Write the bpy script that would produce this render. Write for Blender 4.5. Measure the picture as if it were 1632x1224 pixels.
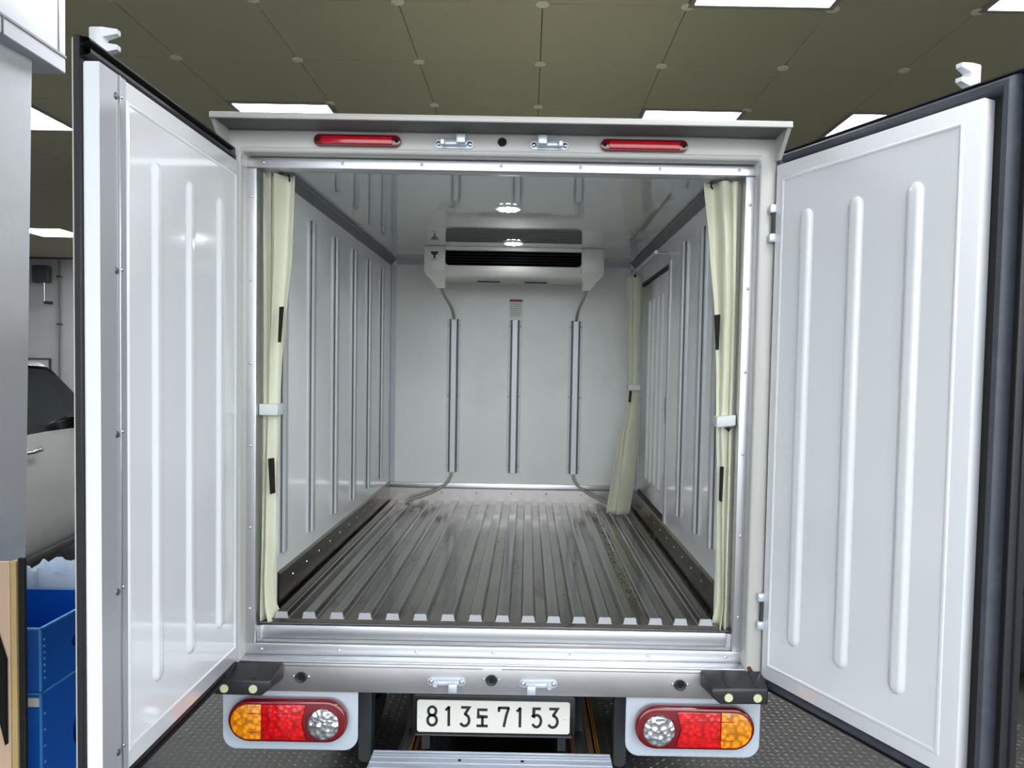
import bpy, bmesh, math, random
from mathutils import Vector, Matrix
random.seed(7)
for o in list(bpy.data.objects):
    bpy.data.objects.remove(o, do_unlink=True)
SC = bpy.context.scene
COL = SC.collection

# ------------------------------------------------------------------ camera
F_PX = 1226.0
YAW, PITCH, ROLL = 0.0011788, -0.041885, 0.017977
cam_d = bpy.data.cameras.new('camera')
cam_d.sensor_fit = 'HORIZONTAL'
cam_d.sensor_width = 36.0
cam_d.lens = 36.0 * F_PX / 1632.0
cam_d.shift_x = -(838.405 - 816.0) / 1632.0
cam_d.shift_y = (638.603 - 612.0) / 1632.0
cam_d.clip_start = 0.02
cam = bpy.data.objects.new('camera', cam_d)
COL.objects.link(cam)
_f = Vector((-math.sin(YAW) * math.cos(PITCH), math.cos(YAW) * math.cos(PITCH), math.sin(PITCH)))
_r = Vector((math.cos(YAW), math.sin(YAW), 0))
_u = _r.cross(_f)
_r2 = _r * math.cos(ROLL) + _u * math.sin(ROLL)
_u2 = _u * math.cos(ROLL) - _r * math.sin(ROLL)
_m = Matrix((( _r2.x, _u2.x, -_f.x), (_r2.y, _u2.y, -_f.y), (_r2.z, _u2.z, -_f.z)))
cam.matrix_world = Matrix.Translation((0.0941, -2.4375, 1.6)) @ _m.to_4x4()
SC.camera = cam

# ------------------------------------------------------------------ world and exposure
w = bpy.data.worlds.new('world')
SC.world = w
w.use_nodes = True
bgn = w.node_tree.nodes['Background']
bgn.inputs[0].default_value = (0.89, 0.945, 1.0, 1)     # overcast daylight outside the open garage front
bgn.inputs[1].default_value = 4.3
SC.view_settings.view_transform = 'Standard'
SC.view_settings.look = 'None'
SC.view_settings.gamma = 1.0
SC.view_settings.use_curve_mapping = False
SC.view_settings.exposure = 0.0
SC.cycles.max_bounces = 10
SC.cycles.diffuse_bounces = 6
SC.cycles.glossy_bounces = 6

LED_STRENGTH = 22.0

# ------------------------------------------------------------------ materials
def lin(c):
    out = []
    for v in c:
        v = v / 255.0
        out.append(v / 12.92 if v <= 0.04045 else ((v + 0.055) / 1.055) ** 2.4)
    return out

MATS = {}
def mat(name, rgb, rough=0.5, metal=0.0, var=0.0, vscale=8.0, bump=0.0, bscale=60.0, stretch=(1, 1, 1),
        emit=None, estr=0.0, coat=0.0, rvar=0.0, dirt=None, dirt_amt=0.0, dscale=3.0, voronoi=False, spec=0.5):
    m = bpy.data.materials.new(name)
    m.use_nodes = True
    nt = m.node_tree
    b = nt.nodes['Principled BSDF']
    c = lin(rgb)
    b.inputs['Base Color'].default_value = (*c, 1)
    b.inputs['Roughness'].default_value = rough
    b.inputs['Metallic'].default_value = metal
    b.inputs['Specular IOR Level'].default_value = spec
    if coat:
        b.inputs['Coat Weight'].default_value = coat
        b.inputs['Coat Roughness'].default_value = 0.05
    tc = nt.nodes.new('ShaderNodeTexCoord')
    mp = nt.nodes.new('ShaderNodeMapping')
    gm = nt.nodes.new('ShaderNodeNewGeometry')
    mp.inputs['Scale'].default_value = stretch
    nt.links.new(gm.outputs['Position'], mp.inputs['Vector'])
    if var > 0:
        n = nt.nodes.new('ShaderNodeTexVoronoi' if voronoi else 'ShaderNodeTexNoise')
        n.inputs['Scale'].default_value = vscale
        if voronoi: n.distance = 'CHEBYCHEV'
        else: n.inputs['Detail'].default_value = 4
        nt.links.new(mp.outputs[0], n.inputs['Vector'])
        r = nt.nodes.new('ShaderNodeMapRange')
        r.inputs['From Min'].default_value = 0.1 if voronoi else 0.25
        r.inputs['From Max'].default_value = 0.6 if voronoi else 0.75
        r.inputs['To Min'].default_value = 1 + var if voronoi else 1 - var  # bright cell centres stand in for facet reflections on the lamp lenses
        r.inputs['To Max'].default_value = 1 - var * 1.4 if voronoi else 1 + var
        nt.links.new(n.outputs['Distance'] if voronoi else n.outputs[0], r.inputs['Value'])
        mx = nt.nodes.new('ShaderNodeMix'); mx.data_type = 'RGBA'; mx.blend_type = 'MULTIPLY'
        mx.inputs['Factor'].default_value = 1
        mx.inputs['A'].default_value = (*c, 1)
        nt.links.new(r.outputs[0], mx.inputs['B'])
        nt.links.new(mx.outputs['Result'], b.inputs['Base Color'])
        last = mx.outputs['Result']
    else:
        last = None
    if dirt is not None:
        n2 = nt.nodes.new('ShaderNodeTexNoise')
        n2.inputs['Scale'].default_value = dscale
        n2.inputs['Detail'].default_value = 6
        n2.inputs['Roughness'].default_value = 0.65
        nt.links.new(mp.outputs[0], n2.inputs['Vector'])
        r2 = nt.nodes.new('ShaderNodeMapRange')
        r2.inputs['From Min'].default_value = 0.55
        r2.inputs['From Max'].default_value = 0.75
        r2.inputs['To Min'].default_value = 0
        r2.inputs['To Max'].default_value = dirt_amt
        nt.links.new(n2.outputs[0], r2.inputs['Value'])
        m2 = nt.nodes.new('ShaderNodeMix'); m2.data_type = 'RGBA'
        nt.links.new(r2.outputs[0], m2.inputs['Factor'])
        if last: nt.links.new(last, m2.inputs['A'])
        else: m2.inputs['A'].default_value = (*c, 1)
        m2.inputs['B'].default_value = (*lin(dirt), 1)
        nt.links.new(m2.outputs['Result'], b.inputs['Base Color'])
    if rvar > 0:
        n3 = nt.nodes.new('ShaderNodeTexNoise')
        n3.inputs['Scale'].default_value = 5
        nt.links.new(mp.outputs[0], n3.inputs['Vector'])
        r3 = nt.nodes.new('ShaderNodeMapRange')
        r3.inputs['To Min'].default_value = max(0.02, rough - rvar)
        r3.inputs['To Max'].default_value = rough + rvar
        nt.links.new(n3.outputs[0], r3.inputs['Value'])
        nt.links.new(r3.outputs[0], b.inputs['Roughness'])
    if bump > 0:
        nb = nt.nodes.new('ShaderNodeTexVoronoi' if voronoi else 'ShaderNodeTexNoise')
        nb.inputs['Scale'].default_value = bscale
        nt.links.new(mp.outputs[0], nb.inputs['Vector'])
        bp = nt.nodes.new('ShaderNodeBump')
        bp.inputs['Strength'].default_value = bump
        bp.inputs['Distance'].default_value = 0.01
        nt.links.new(nb.outputs['Distance'] if voronoi else nb.outputs[0], bp.inputs['Height'])
        nt.links.new(bp.outputs[0], b.inputs['Normal'])
    if emit is not None:
        b.inputs['Emission Color'].default_value = (*lin(emit), 1)
        b.inputs['Emission Strength'].default_value = estr
    MATS[name] = m
    return m

M = MATS
mat('frp_white', (230, 232, 230), 0.12, var=0.02, vscale=2, coat=0.3, dirt=(196, 196, 184), dirt_amt=0.25, dscale=2.0)
mat('frp_back', (228, 230, 225), 0.28, var=0.03, vscale=3, dirt=(190, 192, 178), dirt_amt=0.25, dscale=2.2)
mat('frp_roof', (196, 199, 197), 0.06, var=0.02, vscale=2, coat=1.0)
mat('door_white', (232, 234, 236), 0.14, var=0.015, vscale=1.5, coat=0.5)
mat('paint_white', (188, 187, 181), 0.35, var=0.03, vscale=6, coat=0.2, dirt=(176, 170, 154), dirt_amt=0.25, dscale=5)
mat('lamp_plate_grey', (182, 191, 200), 0.35, coat=0.2, var=0.02, vscale=5)
mat('aluminium', (214, 215, 218), 0.36, 1.0, var=0.03, vscale=3, stretch=(1, 1, 1))
mat('aluminium_rail', (190, 191, 193), 0.34, 0.3, var=0.02, vscale=20)
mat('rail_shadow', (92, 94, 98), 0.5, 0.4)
mat('cap_shade_grey', (104, 104, 104), 0.6, var=0.06, vscale=6)
mat('grime', (58, 50, 40), 0.9, var=0.3, vscale=60)
mat('rail_flange', (210, 213, 212), 0.25, var=0.02, vscale=5)
mat('trim_grey', (176, 178, 182), 0.4, 0.3, var=0.02, vscale=6)
mat('alu_dark', (120, 122, 124), 0.45, 0.9, var=0.05, vscale=12)
mat('sill_steel', (188, 187, 187), 0.38, 0.85, var=0.05, vscale=10, rvar=0.06, dirt=(150, 132, 112), dirt_amt=0.25, dscale=7)
mat('floor_steel', (132, 126, 118), 0.16, 1.0, var=0.16, vscale=14, stretch=(1, 0.4, 1), rvar=0.10,
    dirt=(58, 46, 34), dirt_amt=1.0, dscale=9, bump=0.06, bscale=25)
mat('kick_back', (158, 155, 152), 0.35, 0.85, var=0.06, vscale=8)
mat('rib_steel', (146, 143, 139), 0.15, 1.0, var=0.06, vscale=9, stretch=(1, 0.3, 1), rvar=0.08,
    dirt=(96, 84, 70), dirt_amt=0.45, dscale=7)
mat('rib_grimy', (140, 134, 122), 0.35, 0.9, var=0.15, vscale=15, rvar=0.1, dirt=(52, 44, 32), dirt_amt=0.9, dscale=14)
mat('kick_steel', (134, 126, 118), 0.25, 1.0, var=0.07, vscale=6, rvar=0.08, dirt=(92, 80, 68), dirt_amt=0.5, dscale=5)
mat('rivet_metal', (228, 228, 230), 0.25, 1.0)
mat('rubber', (34, 34, 38), 0.42, var=0.1, vscale=10, dirt=(70, 74, 82), dirt_amt=0.6, dscale=4, bump=0.05)
mat('rubber_black', (30, 30, 32), 0.55, var=0.12, vscale=20)
mat('gasket_grey', (66, 70, 78), 0.5, var=0.15, vscale=12, dirt=(96, 102, 112), dirt_amt=0.7, dscale=7)
mat('black_plastic', (24, 24, 26), 0.4, var=0.05, vscale=20)
mat('rubber_block', (44, 44, 46), 0.38, var=0.08, vscale=15)
mat('cast_zinc', (205, 212, 222), 0.35, 0.4, var=0.05, vscale=30, coat=0.2)
mat('cast_white', (226, 228, 232), 0.4, coat=0.2)
mat('curtain_cloth', (204, 205, 182), 0.45, var=0.03, vscale=7, bump=0.03, bscale=25)
mat('curtain_cloth_shaded', (196, 197, 176), 0.5, var=0.05, vscale=7, bump=0.03, bscale=25)  # darker copy of the curtain cloth, shade put into its colour
mat('strap_cloth', (206, 212, 210), 0.6, var=0.03, vscale=30)
mat('velcro', (10, 10, 10), 0.9)
mat('unit_plastic', (206, 208, 200), 0.35, var=0.02, vscale=5)
mat('mouth_black', (4, 4, 5), 0.95, spec=0.05)
mat('slat_grey', (60, 62, 66), 0.6, spec=0.2)
mat('hose', (158, 158, 138), 0.35, var=0.06, vscale=20)
mat('sticker_white', (222, 222, 214), 0.5)
mat('sticker_red', (140, 58, 44), 0.5)
mat('print_grey', (150, 152, 148), 0.6)
mat('print_black', (28, 24, 28), 0.5)
mat('red_lens', (176, 8, 28), 0.12, coat=0.8, var=0.2, vscale=90)
mat('red_bright', (222, 6, 14), 0.15, coat=0.8, var=0.32, vscale=60, voronoi=True, bump=0.25, bscale=60)
mat('marker_red', (186, 10, 34), 0.2, coat=0.6, var=0.2, vscale=60)
mat('red_dark', (110, 10, 22), 0.12, coat=0.8)
mat('amber_lens', (246, 150, 14), 0.15, coat=0.8, var=0.35, vscale=60, voronoi=True, bump=0.25, bscale=60)
mat('clear_lens', (225, 228, 230), 0.12, 0.75, var=0.35, vscale=55, voronoi=True, bump=0.7, bscale=55)
mat('reflector_dot', (206, 208, 168), 0.5)
mat('plate_white', (232, 230, 220), 0.45, var=0.02, vscale=10)
mat('plate_ink', (36, 36, 38), 0.5)
mat('step_alu', (202, 209, 221), 0.42, 0.25, var=0.02, vscale=6)
mat('chassis', (52, 54, 56), 0.6, var=0.12, vscale=10)
mat('chassis_dark', (22, 22, 23), 0.7, var=0.15, vscale=10)
mat('tyre', (20, 20, 21), 0.8)
mat('led', (255, 255, 255), 0.5, emit=(250, 252, 255), estr=40)
mat('lamp_base', (235, 235, 235), 0.4)
mat('rust', (82, 58, 38), 0.9, var=0.3, vscale=60)
# building
mat('ceiling_tile', (150, 146, 118), 0.6, var=0.04, vscale=40, stretch=(1, 3, 1), bump=0.02, bscale=120)
mat('ceiling_void', (70, 68, 58), 0.9)
mat('ceiling_disc', (196, 194, 170), 0.5)
mat('light_frame', (120, 118, 112), 0.5)
mat('light_panel', (255, 255, 255), 0.5, emit=(248, 250, 255), estr=LED_STRENGTH)
mat('wall_paint', (206, 208, 208), 0.7, var=0.04, vscale=1.5, bump=0.02, bscale=30)
mat('pillar_paint', (190, 193, 196), 0.6, var=0.05, vscale=3, dirt=(142, 145, 148), dirt_amt=0.4, dscale=3)
mat('beam_paint', (168, 171, 176), 0.5, var=0.03, vscale=3)
mat('grout', (120, 120, 118), 0.8)
mat('floor_plate', (60, 60, 57), 0.5, 0.2, var=0.2, vscale=5, rvar=0.1, dirt=(70, 58, 46), dirt_amt=0.6, dscale=2.5)
mat('plate_lug', (92, 92, 87), 0.35, 0.5, var=0.15, vscale=6)
mat('concrete', (112, 112, 112), 0.85, var=0.08, vscale=1.2)
mat('pit_dark', (28, 27, 26), 0.9)
mat('yellow_paint', (206, 140, 36), 0.5, var=0.25, vscale=14, dirt=(84, 60, 40), dirt_amt=0.8, dscale=9)
mat('wood_rail', (120, 88, 58), 0.7, var=0.25, vscale=16)
mat('blue_plastic', (14, 92, 190), 0.35, var=0.05, vscale=5)
mat('blue_edge', (70, 150, 225), 0.4)
mat('bag_film', (196, 212, 232), 0.2, var=0.05, vscale=8)
mat('beige_board', (222, 190, 164), 0.6, var=0.04, vscale=5)
mat('pale_wood', (206, 178, 122), 0.55, var=0.08, vscale=20, stretch=(1, 1, 0.1))
mat('car_white', (196, 198, 194), 0.18, coat=0.6)
mat('car_black', (14, 14, 16), 0.15, coat=0.6)
mat('car_glass', (26, 36, 36), 0.05, coat=0.5)
mat('chrome', (210, 210, 212), 0.12, 1.0)
mat('grey_box', (74, 76, 80), 0.5)
mat('pipe_grey', (132, 132, 130), 0.5)

# ------------------------------------------------------------------ geometry helpers
WL = {}          # world location of every object made here

class MB:
    def __init__(s):
        s.v = []; s.f = []
    def add(s, vs, fs):
        k = len(s.v)
        s.v += [tuple(p) for p in vs]
        s.f += [tuple(i + k for i in f) for f in fs]
        return s
    def box(s, x0, x1, y0, y1, z0, z1, bev=0.0, seg=2):
        bm = bmesh.new()
        bmesh.ops.create_cube(bm, size=1)
        for v in bm.verts:
            v.co = Vector(((x0 + x1) / 2 + v.co.x * (x1 - x0), (y0 + y1) / 2 + v.co.y * (y1 - y0), (z0 + z1) / 2 + v.co.z * (z1 - z0)))
        if bev > 0:
            bmesh.ops.bevel(bm, geom=list(bm.edges), offset=bev, segments=seg, affect='EDGES', profile=0.5)
        return s.bm(bm)
    def bm(s, bm, T=None):
        bm.verts.index_update()
        s.add([(T @ v.co if T else v.co) for v in bm.verts], [[v.index for v in f.verts] for f in bm.faces])
        bm.free()
        return s
    def prism(s, poly, axis, a, b, bev=0.0, seg=2):
        """poly: 2D points; extruded along axis ('x','y','z') from a to b."""
        def P(p, t):
            if axis == 'y': return Vector((p[0], t, p[1]))
            if axis == 'x': return Vector((t, p[0], p[1]))
            return Vector((p[0], p[1], t))
        bm = bmesh.new()
        A = [bm.verts.new(P(p, a)) for p in poly]
        B = [bm.verts.new(P(p, b)) for p in poly]
        n = len(poly)
        bm.faces.new(A); bm.faces.new(B[::-1])
        for i in range(n):
            bm.faces.new((A[i], B[i], B[(i + 1) % n], A[(i + 1) % n]))
        bmesh.ops.recalc_face_normals(bm, faces=bm.faces)
        if bev > 0:
            ed = [e for e in bm.edges if e.calc_face_angle(0) > 0.6]
            bmesh.ops.bevel(bm, geom=ed, offset=bev, segments=seg, affect='EDGES', profile=0.5)
        return s.bm(bm)
    def loft(s, rings, close=True, cap=True):
        n = len(rings[0])
        k = len(s.v)
        for r in rings: s.v += [tuple(p) for p in r]
        for i in range(len(rings) - 1):
            for j in range(n if close else n - 1):
                a = k + i * n + j; b = k + i * n + (j + 1) % n
                s.f.append((a, b, b + n, a + n))
        if cap and close:
            s.f.append(tuple(k + j for j in range(n))[::-1])
            s.f.append(tuple(k + (len(rings) - 1) * n + j for j in range(n)))
        return s
    def cyl(s, c, axis, r, h, n=16, r2=None):
        """cylinder from c along +axis vector for h"""
        ax = Vector(axis).normalized()
        t = ax.orthogonal().normalized(); q = ax.cross(t)
        r2 = r if r2 is None else r2
        ra = [Vector(c) + (t * math.cos(2 * math.pi * i / n) + q * math.sin(2 * math.pi * i / n)) * r for i in range(n)]
        rb = [Vector(c) + ax * h + (t * math.cos(2 * math.pi * i / n) + q * math.sin(2 * math.pi * i / n)) * r2 for i in range(n)]
        return s.loft([ra, rb])
    def dome(s, c, axis, r, h, n=12, m=4):
        ax = Vector(axis).normalized()
        t = ax.orthogonal().normalized(); q = ax.cross(t)
        rings = []
        for j in range(m + 1):
            a = j / m * math.pi / 2 * 0.97
            rr = r * math.cos(a); hh = h * math.sin(a)
            rings.append([Vector(c) + ax * hh + (t * math.cos(2 * math.pi * i / n) + q * math.sin(2 * math.pi * i / n)) * rr for i in range(n)])
        return s.loft(rings)
    def tube(s, pts, r, n=10):
        pts = [Vector(p) for p in pts]
        rings = []; up = None
        for i, p in enumerate(pts):
            d = (pts[min(i + 1, len(pts) - 1)] - pts[max(i - 1, 0)]).normalized()
            if up is None: up = d.orthogonal().normalized()
            up = (up - d * up.dot(d)).normalized()
            q = d.cross(up)
            rings.append([p + (up * math.cos(2 * math.pi * k / n) + q * math.sin(2 * math.pi * k / n)) * r for k in range(n)])
        return s.loft(rings)
    def xf(s, fn):
        s.v = [tuple(fn(*p)) for p in s.v]
        return s
    def build(s, name, m, parent=None, smooth=False, label=None):
        c = Vector((0, 0, 0))
        if s.v:
            lo = [min(p[i] for p in s.v) for i in range(3)]
            hi = [max(p[i] for p in s.v) for i in range(3)]
            c = Vector([(a + b) / 2 for a, b in zip(lo, hi)])
        me = bpy.data.meshes.new(name)
        me.from_pydata([tuple(Vector(p) - c) for p in s.v], [], s.f)
        bm = bmesh.new(); bm.from_mesh(me)
        bmesh.ops.recalc_face_normals(bm, faces=bm.faces)
        bm.to_mesh(me); bm.free()
        me.materials.append(M[m] if isinstance(m, str) else m)
        if smooth:
            me.polygons.foreach_set('use_smooth', [True] * len(me.polygons))
            try: me.set_sharp_from_angle(angle=math.radians(38))
            except Exception: pass
        o = bpy.data.objects.new(name, me)
        COL.objects.link(o)
        place(o, c, parent)
        if label: o['label'] = label
        return o

def place(o, wloc, parent=None):
    wloc = Vector(wloc)
    if parent is not None:
        o.parent = parent
        o.location = wloc - WL[parent.name]
    else:
        o.location = wloc
    WL[o.name] = wloc

def dup(o, wloc, parent=None, material=None):
    c = o.copy()
    COL.objects.link(c)
    c.parent = None
    place(c, wloc, parent)
    return c

def copies(o, locs, parent):
    """first loc moves o itself; the rest are linked copies"""
    out = []
    for i, l in enumerate(locs):
        if i == 0:
            place(o, l, parent); out.append(o)
        else:
            out.append(dup(o, l, parent))
    return out

def empty(name, loc, label=None, cat=None, group=None):
    o = bpy.data.objects.new(name, None)
    o.empty_display_size = 0.1
    COL.objects.link(o)
    place(o, loc)
    if label: tag(o, label, cat, group)
    return o

def tag(o, label=None, cat=None, group=None, kind=None):
    if label: o['label'] = label
    if cat: o['category'] = cat
    if group: o['group'] = group
    if kind: o['kind'] = kind
    return o

def bz(p0, p1, p2, p3, n=12):
    out = []
    for i in range(n + 1):
        t = i / n
        out.append(Vector(p0) * (1 - t) ** 3 + Vector(p1) * 3 * t * (1 - t) ** 2 + Vector(p2) * 3 * t * t * (1 - t) + Vector(p3) * t ** 3)
    return out

def rrect(x0, x1, z0, z1, r, n=6, corners=(1, 1, 1, 1)):
    """rounded rectangle, corners order: BL, BR, TR, TL"""
    pts = []
    cs = [(x0 + r, z0 + r, 180), (x1 - r, z0 + r, 270), (x1 - r, z1 - r, 0), (x0 + r, z1 - r, 90)]
    sq = [(x0, z0), (x1, z0), (x1, z1), (x0, z1)]
    for k in range(4):
        if not corners[k]:
            pts.append(sq[k]); continue
        cx, cz, a0 = cs[k]
        for i in range(n + 1):
            a = math.radians(a0 + 90 * i / n)
            pts.append((cx + r * math.cos(a), cz + r * math.sin(a)))
    return pts

def lerp_rows(rows, z):
    rows = sorted(rows)
    if z <= rows[0][0]: return rows[0][1:]
    for a, b in zip(rows, rows[1:]):
        if a[0] <= z <= b[0]:
            t = (z - a[0]) / (b[0] - a[0]); t = t * t * (3 - 2 * t) * 0.5 + t * 0.5
            return tuple(p + (q - p) * t for p, q in zip(a[1:], b[1:]))
    return rows[-1][1:]

# ================================================================== THE BUILDING
# ---- ground: checker plate with an inspection pit under the truck
PX0, PX1, PY0, PY1 = -0.29, 0.29, -0.2, 5.5
fl = MB()
fl.box(-9.2, PX0, -2.9, 11.6, -0.06, 0.0)
fl.box(PX1, 6.2, -2.9, 11.6, -0.06, 0.0)
fl.box(PX0, PX1, -2.9, PY0, -0.06, 0.0)
fl.box(PX0, PX1, PY1, 11.6, -0.06, 0.0)
floor = tag(fl.build('floor', 'floor_plate'), 'dark grey checker plate garage floor', kind='structure')
pit = MB()
pit.box(PX0 - .05, PX0, PY0, PY1, -0.9, -0.06); pit.box(PX1, PX1 + .05, PY0, PY1, -0.9, -0.06)
pit.box(PX0, PX1, PY0 - .05, PY0, -0.9, -0.06); pit.box(PX0, PX1, PY1, PY1 + .05, -0.9, -0.06)
pit.box(PX0, PX1, PY0, PY1, -0.95, -0.9)
tag(pit.build('floor_pit', 'pit_dark'), 'dark inspection pit under the truck', kind='structure')
lug = MB()
def lug_at(x, y, a, L=0.012, W=0.0042, H=0.0016):
    c, s_ = math.cos(a), math.sin(a)
    pr = [(-L, 0, 0), (-L * .45, -W, 0), (L * .45, -W, 0), (L, 0, 0), (L * .45, W, 0), (-L * .45, W, 0)]
    top = [(-L * .5, 0, H), (L * .5, 0, H)]
    vs = [(x + p[0] * c - p[1] * s_, y + p[0] * s_ + p[1] * c, p[2]) for p in pr + top]
    lug.add(vs, [(0, 1, 6), (1, 2, 7, 6), (2, 3, 7), (3, 4, 7), (4, 5, 6, 7), (5, 0, 6)])
for i in range(-62, 78):
    for j in range(0, 62):
        x = i * 0.031; y = 0.45 + j * 0.031
        if PX0 - .16 < x < PX1 + .16: continue
        lug_at(x, y, math.radians(45 if (i + j) % 2 else -45))
lg = lug.build('tread_lugs', 'plate_lug', floor)
lg['kind'] = 'stuff'
apr = MB().box(-30, 30, -40, -2.9, -0.08, -0.012)
tag(apr.build('floor_apron', 'concrete'), 'grey asphalt yard outside the open garage front', kind='structure')

def rail_thing(name, x0, x1, h, m, label, cat, group=None):
    b = MB()
    b.prism([(x0, 0.0005), (x1, 0.0005), (x1, h), (x1 - (x1 - x0) * .25, h), (x1 - (x1 - x0) * .25, h * .45), (x0 + (x1 - x0) * .25, h * .45), (x0 + (x1 - x0) * .25, h), (x0, h)], 'y', PY0, PY1)
    o = b.build(name, m)
    return tag(o, label, cat, group)
rail_thing('pit_rail', -0.395, -0.355, 0.03, 'yellow_paint', 'yellow painted channel rail on the floor left of the pit', 'rail')
rail_thing('pit_rail', -0.345, -0.305, 0.03, 'wood_rail', 'brown weathered rail between the yellow rail and the pit', 'rail')
rail_thing('pit_rail', 0.305, 0.395, 0.03, 'wood_rail', 'wide brown rail along the right edge of the pit', 'rail')
rail_thing('pit_rail', 0.405, 0.418, 0.03, 'yellow_paint', 'thin yellow strip on the floor right of the pit', 'rail')

# ---- walls
wb = MB().box(-9.2, 6.2, 11.5, 11.7, 0, 3.6)
tag(wb.build('wall_back', 'wall_paint'), 'white painted rear wall of the garage', kind='structure')
wl_ = MB().box(-9.2, -9.0, -2.9, 11.5, 0, 3.6)
tag(wl_.build('wall_left', 'wall_paint'), 'white painted left wall of the garage', kind='structure')
wr_ = MB().box(6.0, 6.2, -2.9, 11.5, 0, 3.6)
tag(wr_.build('wall_right', 'wall_paint'), 'white painted right wall of the garage', kind='structure')

wf_ = MB().box(-9.2, -1.7, -2.9, -2.75, 0, 3.6)  # unseen wall added so that daylight favours the left door
wf2 = MB().box(4.4, 6.2, -2.9, -2.75, 0, 3.6)  # unseen wall added to cut side daylight on the doors
tag(wf2.build('wall_light_block', 'wall_paint'), 'unseen white wall right of the opening, added to narrow the daylight', kind='structure')
tag(wf_.build('wall_light_block', 'wall_paint'), 'unseen white wall left of the opening, added to steer the daylight', kind='structure')

# ---- ceiling with square panels
CZ = 3.40
TW, TH = 0.7165, 0.745
GX, GY = 0.136, 2.185
cl = MB().box(-9.2, 6.2, -2.9, 11.6, CZ + 0.014, CZ + 0.1)
ceil = tag(cl.build('ceiling', 'ceiling_void'), 'suspended garage ceiling of square olive grey panels', kind='structure')
LIGHTS = []
tile_proto = None
disc_proto = None
far = MB()
lights_at = {(-3, 1), (1, 1), (1, -2), (3, -2), (3, 1), (-3, -2), (-6, 1), (-6, 5), (-10, 8), (-10, 5), (-10, 2), (-6, 8), (-10, 11), (-7, -2), (1, -5), (4, -5), (5, 4), (-3, 5), (1, 5), (6, 1)}  # panels without their own words below are unseen, added as fill light
for i in range(-13, 9):
    for j in range(-9, 13):
        x0 = GX + i * TW; y0 = GY + j * TH
        if x0 < -9.2 or x0 + TW > 6.2 or y0 < -2.9 or y0 + TH > 11.6: continue
        if (i, j) in lights_at:
            LIGHTS.append((i, j, x0, y0)); continue
        g = 0.0018
        if -8 <= i <= 5 and -2 <= j <= 4:
            if tile_proto is None:
                tile_proto = MB().box(x0 + g, x0 + TW - g, y0 + g, y0 + TH - g, CZ, CZ + 0.014, 0.002, 1).build('ceiling_panel', 'ceiling_tile', ceil)
            else:
                dup(tile_proto, (x0 + TW / 2, y0 + TH / 2, CZ + 0.007), ceil)
        else:
            far.box(x0 + g, x0 + TW - g, y0 + g, y0 + TH - g, CZ, CZ + 0.014)
        if -4 <= i <= 3 and -1 <= j <= 2:
            if disc_proto is None:
                disc_proto = MB().cyl((x0, y0, CZ), (0, 0, -1), 0.032, 0.006, 20).build('panel_clip', 'ceiling_disc', ceil)
            else:
                dup(disc_proto, (x0, y0, CZ - 0.003), ceil)
fo = far.build('ceiling_panel_field', 'ceiling_tile', ceil); fo['kind'] = 'stuff'
light_words = {
    (-3, 1): 'white ceiling light panel above the left end of the truck roof cap',
    (1, 1): 'white ceiling light panel above the right end of the truck roof cap',
    (1, -2): 'white ceiling light panel cut by the top edge of the picture',
    (3, -2): 'white ceiling light panel in the top right corner of the picture',
    (3, 1): 'white ceiling light panel peeking out over the right door',
    (-6, 1): 'white ceiling light panel left of the left door near its top',
    (-10, 8): 'white ceiling light panel far back on the left, lowest in the picture',
    (-3, -2): 'white ceiling light panel cut by the top edge left of the truck'}
for (i, j, x0, y0) in LIGHTS:
    e = empty('ceiling_light', (x0 + TW / 2, y0 + TH / 2, CZ),
              light_words.get((i, j), 'unseen white ceiling light panel added to brighten the garage'), 'ceiling light', 'ceiling lights of the garage')
    fr = MB()
    a = 0.028
    fr.box(x0, x0 + TW, y0, y0 + a, CZ - 0.008, CZ + 0.014); fr.box(x0, x0 + TW, y0 + TH - a, y0 + TH, CZ - 0.008, CZ + 0.014)
    fr.box(x0, x0 + a, y0 + a, y0 + TH - a, CZ - 0.008, CZ + 0.014); fr.box(x0 + TW - a, x0 + TW, y0 + a, y0 + TH - a, CZ - 0.008, CZ + 0.014)
    fr.build('frame', 'light_frame', e)
    MB().box(x0 + a, x0 + TW - a, y0 + a, y0 + TH - a, CZ - 0.002, CZ + 0.013).build('diffuser', 'light_panel', e)

# ---- pillar and boxed beam at the left
pl = MB()
pl.prism([(-2.7, 0.55), (-2.0, 0.55), (-1.978, 0.75), (-2.7, 0.75)], 'z', 0.0, 2.82)
pl.xf(lambda x, y, z: (x + (z - 1.5) * .022, y, z))
tag(pl.build('pillar', 'pillar_paint'), 'grey plastered pillar at the left edge under the white beam', 'pillar', kind='structure')
bmn = MB()
bmn.box(-2.8, -1.9, -2.85, 0.90, 2.82, CZ, 0.004, 1)
bm_o = tag(bmn.build('trim_1', 'beam_paint'), 'white boxed beam in the top left corner', kind='structure')
MB().box(-1.9005, -1.896, -2.85, 0.90, 2.885, 2.895).build('joint', 'grout', bm_o)
MB().box(-1.9005, -1.896, 0.845, 0.853, 2.895, CZ).build('joint', 'grout', bm_o)
MB().box(-1.9005, -1.896, 0.50, 0.506, 2.82, 2.885).build('joint', 'grout', bm_o)

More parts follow.
